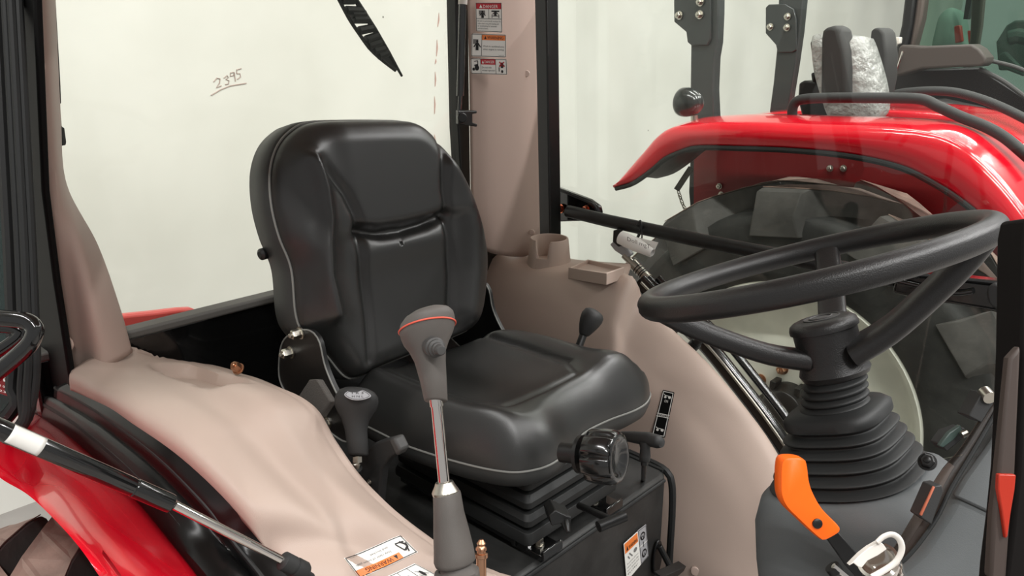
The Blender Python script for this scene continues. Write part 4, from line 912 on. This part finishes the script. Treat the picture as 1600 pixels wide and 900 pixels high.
# ---------------------------------------------------------------- open near (right) door at the left edge
rd = thing('cab_door', 'opened near cab door edge with ribbed black seal and tube handle, left edge', 'cab door', PD(30, 500, 1.15))
dD = 1.12
def rp(a, b, e=0): return PD(a, b, dD+e)
bx = [(19, -60), (28, 100), (36, 250), (43, 380), (47, 480), (50, 560), (47, 610), (42, 650), (20, 680), (-10, 705), (-70, 745)]
m = MB()
for dx, e, rr_ in [(-14, -.01, .006), (-4, -.014, .0065), (7, -.01, .006), (-9, -.002, .008), (1, -.002, .009)]:
    m.tube([rp(a+dx*(1 if b < 640 else .5), b-dx*(0 if b < 640 else .9), e) for a, b in bx], rr_, 10, n=60)
m.build('door_seal', M['rubber'], rd, label='ribbed black rubber door seal')
m = MB(); m.tube([rp(a-27*(1 if b < 640 else .5), b+27*(0 if b < 640 else -.9), .0) for a, b in bx], .010, 10, n=60); m.build('door_frame', M['satin'], rd)
m = MB(); m.prism([rp(a, b, .012) for a, b in [(-100, -60), (0, -60), (12, 250), (22, 480), (26, 600), (20, 645), (-5, 668), (-100, 730)]], FW*.005); m.build('door_glass', M['gsmoke'], rd)
m = MB(); q = [(-60, 497), (-10, 497), (25, 499), (44, 503), (54, 513), (53, 524), (44, 540), (20, 562), (-10, 586), (-50, 615)]
m.tube([PD(a, b, .95) for a, b in q], .0095, 18, n=60, flat=1.1); m.build('handle', M['paint'], rd, smooth=60)
m = MB(); m.tube([PD(a, b, 1.0) for a, b in [(-60, 509), (-10, 510), (20, 512), (32, 518), (25, 530), (-20, 560)]], .008, 14, n=40); m.build('inner_handle', M['paint'], rd, smooth=60)
e = frame_lines(.0008, 0, .03, 1)+[('r', .45, .08, .85, .3, 1), ('r', .45, .38, .85, .6, 1), ('t', 'e', .5, .57, .25, .16, 0), ('t', 'E13 0096', .1, .78, .7, .06, 1), ('t', '1234', .2, .93, .5, .06, 1), ('r', .6, .66, .95, .72, 1)]
sticker('glass_marking', rd, [rp(-12, 560, .01), rp(26, 568, .01), rp(29, 625, .01), rp(-12, 610, .01)], e, [M['redin'], M['label']], 'dark marking plate with a white letter e', base=0, radius=.02)
g2 = thing('gas_strut', 'thick black gas strut with chrome rod and white label across the red fender', 'gas strut', PD(455, 880, 1.05))
a, b = PD(-40, 653, .80), PD(272, 789, .93); c = PD(452, 881, 1.02); m = MB(); L = (b-a).length; ax = b-a
m.lathe([(.0106, 0), (.0106, L-.055), (.0100, L-.054), (.0100, L-.052), (.0109, L-.051), (.0109, L-.008), (.0105, L-.004), (.006, L)], a, ax, 28); m.build('cylinder', M['paint'], g2, smooth=40)
m = MB(); m.lathe([(.0056, 0), (.0056, (c-b).length)], b, c-b, 20); m.build('rod', M['chrome'], g2, smooth=40)
m = MB(); ax2 = (c-b).normalized(); u, w_ = perp(ax2); m.rings([[c+ax2*h+u*(math.cos(2*math.pi*j/24)*r_)+w_*(math.sin(2*math.pi*j/24)*r_) for j in range(24)] for h, r_ in [(-.012, .0095), (-.010, .012), (.006, .012), (.007, .0105), (.009, .0105), (.010, .0125), (.024, .0125), (.028, .010)]]); m.lathe([(.006, 0), (.006, .03)], c+ax2*.012, V(.1, .6, -.8), 12); m.build('ball_socket', M['matte'], g2, smooth=40)
m = MB(); t0, t1 = .0, .0; p0_, p1_ = PD(12, 676, .822), PD(62, 698, .843)
s0 = (p0_-a).dot(ax.normalized()); s1 = (p1_-a).dot(ax.normalized()); axn = ax.normalized(); toc = (-(a+axn*s0)); toc = (toc-axn*toc.dot(axn)).normalized(); sd = axn.cross(toc)
G = [[a+axn*(s0+(s1-s0)*i/8)+toc*(.01075*math.cos(q_))+sd*(.01075*math.sin(q_)) for q_ in [math.radians(-62+124*j/14) for j in range(15)]] for i in range(9)]
m.sheet(G); m.cur = 1
for i_ in range(3):
    for j_ in range(5):
        s_ = s0+(s1-s0)*(.52+.14*i_); q0 = math.radians(-30+12*j_); 
        m.add([a+axn*(s_+ds)+toc*(.01085*math.cos(q0+dq))+sd*(.01085*math.sin(q0+dq)) for ds, dq in ((0, 0), (.0048, 0), (.0048, .15), (0, .15))], [(0, 1, 2, 3)])
m.build('strut_label', [M['label'], M['ink']], g2, solid=.0002, soff=1, label='white label with tiny print', recalc=False)
# bolts on floor beside the levers
for q_, lb in (((373, 577, 1.45), 'zinc bolt head behind the rim of the near beige console'),):
    m = MB(); bolt(m, PD(*q_), (.2, -.6, .75), .009, .012); tag(m.build('bolt', M['brass']), lb, 'bolt')
m = MB(); c = PD(752, 872, 1.08); m.lathe([(.005, 0), (.009, .001), (.009, .006), (.006, .007), (.006, .010), (.0075, .011), (.0075, .014), (.005, .017), (.0065, .02), (.003, .025)], c, UP, 16); m.lathe([(.007, -.03), (.007, 0)], c, UP, 12); tag(m.build('grease_nipple', M['brass'], smooth=40), 'yellow zinc stud sticking up beside the shift lever boot', 'stud')
m = MB(); h = [PX(a, b, -1.95) for a, b in [(150, 500), (200, 492), (240, 488), (280, 483), (300, 482), (316, 488)]]
m.prism(h+[V(-1.95, h[-1].y+.02, -1.0), V(-1.95, h[-1].y+.02, FLOOR), V(-1.95, h[0].y, FLOOR)], (-.03, .0, 0)); tag(m.build('implement_panel', mat('faded_red_paint', (214, 84, 80), .35), bevel=.008, bseg=3), 'faded red panel top just outside the rear window', 'panel')
# ---------------------------------------------------------------- neighbouring red tractor without cab
ta = thing('tractor', 'red open tractor with roll bar beyond the far door', 'tractor', (-.9, 2.5, FLOOR))
yf = 2.33
top_e = [PY(a, b, yf) for a, b in [(961, 289), (985, 262), (1008, 236), (1030, 212), (1052, 200), (1090, 195), (1160, 193), (1260, 197), (1360, 200), (1440, 207), (1490, 222), (1530, 250), (1565, 285), (1592, 318), (1620, 358), (1650, 420)]]
low_e = [PY(a, b, yf) for a, b in [(963, 291), (990, 283), (1020, 262), (1040, 245), (1070, 232), (1095, 227), (1160, 228), (1240, 231), (1330, 240), (1410, 258), (1470, 288), (1510, 315), (1545, 345), (1575, 378), (1600, 412), (1630, 470)]]
te = cr(top_e, 70); le = cr(low_e, 70)
bk_ = [p+V(.01, .26, .010) for p in te]
mid_ = [a.lerp(b, .5)+V(0, -.016, 0) for a, b in zip(te, le)]
m = MB(); m.sheet(loft([bk_, [a.lerp(b, .5)+V(0, 0, .012) for a, b in zip(te, bk_)], [p+V(0, .022, .003) for p in te], [p+V(0, -.004, -.008) for p in te], mid_, le], 90, 40))
fd = m.build('fender', M['red'], ta, solid=.006, soff=0, smooth=60, label='glossy red fender with light streaks')
m = MB(); m.tube([p+V(0, -.002, -.008) for p in le], .0085, 10); m.build('fender_edge', M['rubber'], fd, label='black rubber fender edge')
m = MB(); iy = yf+.38
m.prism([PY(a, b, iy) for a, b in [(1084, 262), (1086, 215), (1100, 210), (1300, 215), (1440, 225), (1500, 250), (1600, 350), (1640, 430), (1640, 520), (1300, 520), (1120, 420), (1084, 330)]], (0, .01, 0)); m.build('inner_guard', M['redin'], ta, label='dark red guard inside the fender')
le2 = [p+V(0, .26, 0) for p in le]
m = MB(); m.sheet(loft([[p+V(0, .0, .004) for p in le], [a.lerp(b, .5)+V(0, 0, .02) for a, b in zip(le, le2)], le2], 60, 8)); m.build('fender_liner', mat('black_liner', (40, 28, 28), .6), ta, solid=.004)
bolts('guard_bolt', M['bolt'], ta, [PY(a, b, iy-.004) for a, b in [(1297, 263), (1318, 263), (1124, 291), (1127, 304)]], V(0, -1, 0), .009, .009)
wc = PY(1214, 646, 2.35); wc.y = 2.51;
wheel(ta, wc, wc.z+CAM_Z,   .32, .43, phase=.10, nl=12, lw=.20)
# roll bar posts
def rops(parent, y, px_low, px_plate, bolts_, lab):
    m = MB(); m.prism([PY(a, b, y) for a, b in px_low], (.0, .05, 0)); r = m.build('roll_bar_post', M['dgrey2'], parent, bevel=.006, label=lab)
    m = MB(); m.prism([PY(a, b, y-.012) for a, b in px_plate], (0, .012, 0)); p = m.build('roll_bar_plate', M['dgrey2'], r, bevel=.003)
    bolts('plate_bolt', M['bolt'], r, [PY(a, b, y-.014) for a, b in bolts_], V(-.2, -1, 0), .012, .010)
M['dgrey2'] = mat('charcoal_paint', (50, 54, 54), .4, coat=.2)
rops(ta, 2.62, [(1085, -80), (1123, -80), (1122, 20), (1120, 66), (1116, 90), (1114, 140), (1117, 200), (1080, 230), (1078, 150), (1079, 70), (1085, 20)], [(1052, -60), (1110, -60), (1110, 60), (1105, 71), (1080, 71), (1074, 66), (1072, 50), (1053, 34)], [(1062, 24), (1094, 23), (1095, 3)], 'near charcoal roll bar post with bolted plate')
rops(ta, 3.38, [(1216, -80), (1258, -80), (1255, 0), (1250, 50), (1243, 100), (1235, 150), (1228, 190), (1200, 190), (1208, 130), (1213, 80), (1216, 40)], [(1196, 12), (1201, 7), (1226, 6), (1240, 14), (1244, 30), (1244, 78), (1237, 82), (1215, 82), (1212, 70), (1196, 52)], [(1204, 42), (1231, 26), (1230, 43)], 'far charcoal roll bar post with bolted plate')
m = MB(); m.prism([PY(a, b, 2.72) for a, b in [(1078, 250), (1086, 250), (1090, 300), (1110, 330), (1100, 380), (1080, 345), (1076, 300)]], (0, .04, 0)); m.build('drawbar_bracket', M['satin'], ta, bevel=.004)
# work lamp
ym = 3.0; m = MB(); lc = PY(1080, 160, 3.02)
m.rings([[PY(a+dx_*0, b, 3.02+e) for a, b in [(cx_+rx*math.cos(2*math.pi*j/28), 159+ry*math.sin(2*math.pi*j/28)) for j in range(28)]] for cx_, rx, ry, e in [(1062, 4, 26, 0), (1064, 6, 27.5, 0), (1066, 7, 28, 0)]]) if False else None
ax = V(1, -.25, -.02).normalized(); L0 = PY(1066, 159, 2.42)
m.lathe([(.015, 0), (.044, 0), (.048, .004), (.049, .014), (.048, .028), (.042, .052), (.031, .070), (.015, .079), (.002, .081)], L0, ax, 36); lp = m.build('work_lamp', M['lamp'], ta, smooth=40, label='rounded black work lamp on the fender')
m = MB(); m.tube([PY(1085, 180, 2.42), PY(1085, 196, 2.42)], .012, 14); m.build('lamp_stem', M['bolt'], lp)
# top link pin with chain
m = MB(); m.tube([PY(1057, 297, 2.5), PY(1080, 262, 2.54)], .011, 14); m.build('link_pin', M['web'], ta)
m = MB(); ch_ = cr([PY(a, b, 2.5) for a, b in [(1060, 299), (1064, 312), (1068, 322), (1073, 331)]], 8)
for i in range(7):
    c = (ch_[i]+ch_[i+1])/2; d = (ch_[i+1]-ch_[i]).normalized(); u = V(1, 0, 0) if i % 2 else V(.3, 1, 0); u = (u-d*u.dot(d)).normalized()
    m.tube([c+d*(.011*math.cos(q_))+u*(.0055*math.sin(q_)) for q_ in [2*math.pi*j/12 for j in range(12)]], .0018, 6, closed=True)
m.build('chain', M['bolt'], ta)
# grab rail on the near fender
m = MB(); gy = 2.48
m.tube([PY(a, b, gy) for a, b in [(1239, 192), (1238, 172), (1243, 160), (1256, 155), (1290, 153), (1380, 153), (1438, 155), (1465, 166), (1500, 182), (1540, 198), (1570, 215), (1600, 240), (1625, 262)]],   .0155, 16, n=120); m.lathe([(.032, 0), (.032, .004), (.018, .009)], PY(1239, 194, gy), ZU, 20)
m.build('grab_rail', M['matte'], ta, smooth=60, label='bent black grab rail on the near fender')
m = MB(); m.tube([PY(a, b, 3.4) for a, b in [(1392, 158), (1395, 150), (1410, 145), (1450, 142), (1490, 144), (1530, 154), (1570, 170), (1620, 195)]], .017, 14, n=80); m.build('grab_rail', M['matte'], ta, smooth=60, label='black grab rail on the far fender')
# far fender
fy = 3.3
f1 = cr([PY(a, b, fy) for a, b in [(1120, 198), (1140, 188), (1200, 177), (1300, 172), (1420, 174), (1500, 182), (1560, 200), (1600, 225), (1650, 270)]], 40)
m = MB(); m.sheet(loft([[p+V(0, .3, .015) for p in f1], f1, [p+V(0, -.01, -.02) for p in f1], [p+V(0, -.01, -.16) for p in f1]], 50, 20)); m.build('fender', M['red'], ta, solid=.005, smooth=60, label='far red fender behind the seat')
m = MB(); m.prism([PY(a, b, 2.68) for a, b in [(1395, 210), (1440, 192), (1480, 196), (1530, 210), (1542, 222), (1450, 226)]], (0, .1, 0)); m.build('wrapped_bundle', M['lime'], ta, bevel=.01)
# seat of that tractor: wrapped back, two upright armrests
sy = 2.9
m = MB(); hb_ = [(1272, 62), (1280, 52), (1300, 52), (1340, 56), (1350, 62), (1366, 110), (1374, 146), (1375, 172), (1368, 186), (1352, 191), (1320, 191), (1300, 186), (1290, 160), (1276, 110)]
P = cr([PY(a, b, sy) for a, b in hb_], 60, True); c_ = sum(P, V(0, 0, 0))/60; m.rings([[c_.lerp(p, f)+V(o*.3, o, 0) for p in P] for o, f in [(-.04, .5), (-.035, .85), (-.015, .98), (.015, 1), (.06, .95), (.08, .6)]])
ts = m.build('seat_back', M['lime'], ta, smooth=70, label='seat back wrapped in crinkled clear film')
for px_, dy, lb in (([(1281, 60), (1283, 48), (1290, 41), (1300, 40), (1310, 43), (1314, 60), (1320, 80), (1323, 110), (1323, 155), (1280, 155)], -.06, 'near upright black armrest'), ([(1358, 70), (1360, 48), (1366, 43), (1374, 44), (1380, 52), (1384, 85), (1383, 120), (1377, 150), (1362, 150), (1364, 120)], .26, 'far upright black armrest')):
    m = MB(); m.prism([PY(a, b, sy+dy) for a, b in px_], (.03, .05, 0)); m.build('armrest', mat('charcoal_armrest', (44, 43, 42), .6), ts, bevel=.015, bseg=4, label=lb)
m = MB(); m.prism([PY(a, b, sy+.05) for a, b in [(1246, 155), (1248, 130), (1256, 126), (1275, 128), (1290, 135), (1300, 195), (1256, 195)]], (0, .1, 0)); m.prism([PY(a, b, sy+.05) for a, b in [(1265, 66), (1270, 62), (1282, 120), (1280, 135), (1272, 118)]], (0, .2, 0)); m.prism([PY(a, b, sy+.02) for a, b in [(1266, 114), (1274, 113), (1275, 128), (1268, 128)]], (0, .05, 0)); m.build('seat_base', M['satin'], ts, bevel=.008)

# ---------------------------------------------------------------- cab tractor in the top right corner
tb = thing('cab_tractor', 'dark-glazed tractor cab in the upper right corner', 'tractor', (-.6, 4.3, FLOOR))
yb = 4.2
def B(a, b, y=yb): return PY(a, b, y)
m = MB(); m.prism([B(a, b) for a, b in [(1420, -60), (1437, -60), (1424, 40), (1408, 110), (1398, 160), (1386, 165), (1392, 110), (1408, 40)]], (0, .08, 0)); m.build('cab_post', M['satin'], tb, bevel=.01)
m = MB(); m.prism([B(a, b, yb+.02) for a, b in [(1440, -60), (1452, -60), (1440, 30), (1428, 75), (1420, 75), (1428, 30)]], (0, .08, 0)); m.build('door_frame', mat('brown_grey_frame', (86, 76, 70), .5), tb, bevel=.01)
m = MB(); m.prism([B(a, b, yb+.1) for a, b in [(1450, -60), (1720, -60), (1720, 260), (1400, 200), (1430, 70)]], (0, .01, 0)); m.build('cab_glass', M['gtint'], tb)
m = MB(); m.prism([B(a, b, yb+.14) for a, b in [(1520, -60), (1541, -60), (1532, 40), (1524, 90), (1512, 120), (1500, 120), (1515, 60)]], (0, .06, 0)); m.build('cab_pillar', mat('pillar_brown', (104, 84, 76), .5), tb, bevel=.01)
m = MB(); m.prism([B(a, b, yb+.5) for a, b in [(1518, -60), (1530, -60), (1512, 30), (1505, 30)]], (0, .05, 0)); m.build('cab_interior', M['satin'], tb)
m = MB(); 
m.prism([B(a, b, yb+1.0) for a, b in [(1556, 66), (1572, 40), (1585, 32), (1640, 30), (1640, 110), (1560, 110)]], (0, .1, 0)); m.tube([B(a, b, yb+.8) for a, b in [(1575, 60), (1590, 56), (1610, 60)]], .04, 10); m.prism([B(a, b, yb+.8) for a, b in [(1560, 85), (1570, 80), (1600, 110), (1600, 120), (1558, 104)]], (0, .05, 0)); m.build('cab_controls', mat('dark_green_grey', (48, 62, 56), .6), tb, bevel=.01)
m = MB(); q = cr([B(a, b, yb+.6) for a, b in [(1462, 85), (1466, 40), (1475, 18), (1490, 12), (1502, 25), (1510, 60), (1515, 85)]], 40, True); c_ = sum(q, V(0, 0, 0))/40
m.rings([[c_.lerp(p, f)+V(0, o, 0) for p in q] for o, f in [(-.08, .5), (-.06, .9), (0, 1), (.1, .95), (.12, .5)]]); m.build('cab_seat', mat('grey_green_seat', (104, 122, 114), .6), tb, smooth=60)
m = MB(); m.prism([B(a, b, yb+.4) for a, b in [(1490, 41), (1500, 39), (1503, 65), (1492, 68)]], (0, .04, 0)); m.prism([B(a, b, yb+.5) for a, b in [(1511, 48), (1523, 47), (1521, 68), (1513, 68)]], (0, .04, 0)); m.build('amber_light', M['amberred'], tb, bevel=.005, label='pair of orange lamps behind the glass')
m = MB(); q = [(1398, 118), (1404, 73), (1410, 70), (1440, 72), (1518, 69), (1530, 76), (1541, 90), (1540, 99), (1532, 104), (1500, 105), (1440, 108), (1402, 119)]
m.prism([B(a, b, yb-.18) for a, b in q], (0, .14, 0)); m.build('indicator_arm', mat('dusty_black_plastic', (70, 62, 58), .55), tb, bevel=.03, bseg=4, label='chunky black light arm on the cab side')
m = MB(); m.tube([B(1411, 80, yb-.2), B(1402, 108, yb-.2)], .006, 8); m.build('arm_trim', M['chrome'], tb)
m = MB(); m.prism([B(a, b, yb-.05) for a, b in [(1399, 58), (1407, 58), (1406, 68), (1402, 70)]], (0, .03, 0)); m.build('corner_cap', M['white'], tb, bevel=.004)
m = MB(); m.prism([B(a, b, yb-.0) for a, b in [(1388, 118), (1440, 108), (1530, 105), (1600, 150), (1700, 230), (1700, 330), (1386, 330)]], (0, .08, 0)); m.build('cab_body', M['satin'], tb, bevel=.01)
m = MB(); m.tube([B(a, b, yb-.05) for a, b in [(1541, 94), (1570, 100), (1600, 110), (1660, 140)]], .009, 10, n=20); m.tube([B(a, b, yb-.05) for a, b in [(1530, 108), (1565, 125), (1600, 150), (1640, 180)]], .01, 10, n=20); m.build('cab_hose', M['dgrey'], tb)
# floor under it all is the hall floor; body masses that stand behind the far fender
m = MB(); m.prism([B(a, b, 4.0) for a, b in [(1390, 172), (1420, 158), (1470, 155), (1530, 168), (1600, 200), (1700, 260), (1700, 330), (1390, 330)]], (0, .1, 0)); m.build('hood_side', mat('dark_hood', (52, 48, 48), .4), tb, bevel=.03, bseg=3)
for o in list(bpy.data.objects):
    if '_w' in o.keys(): del o['_w']
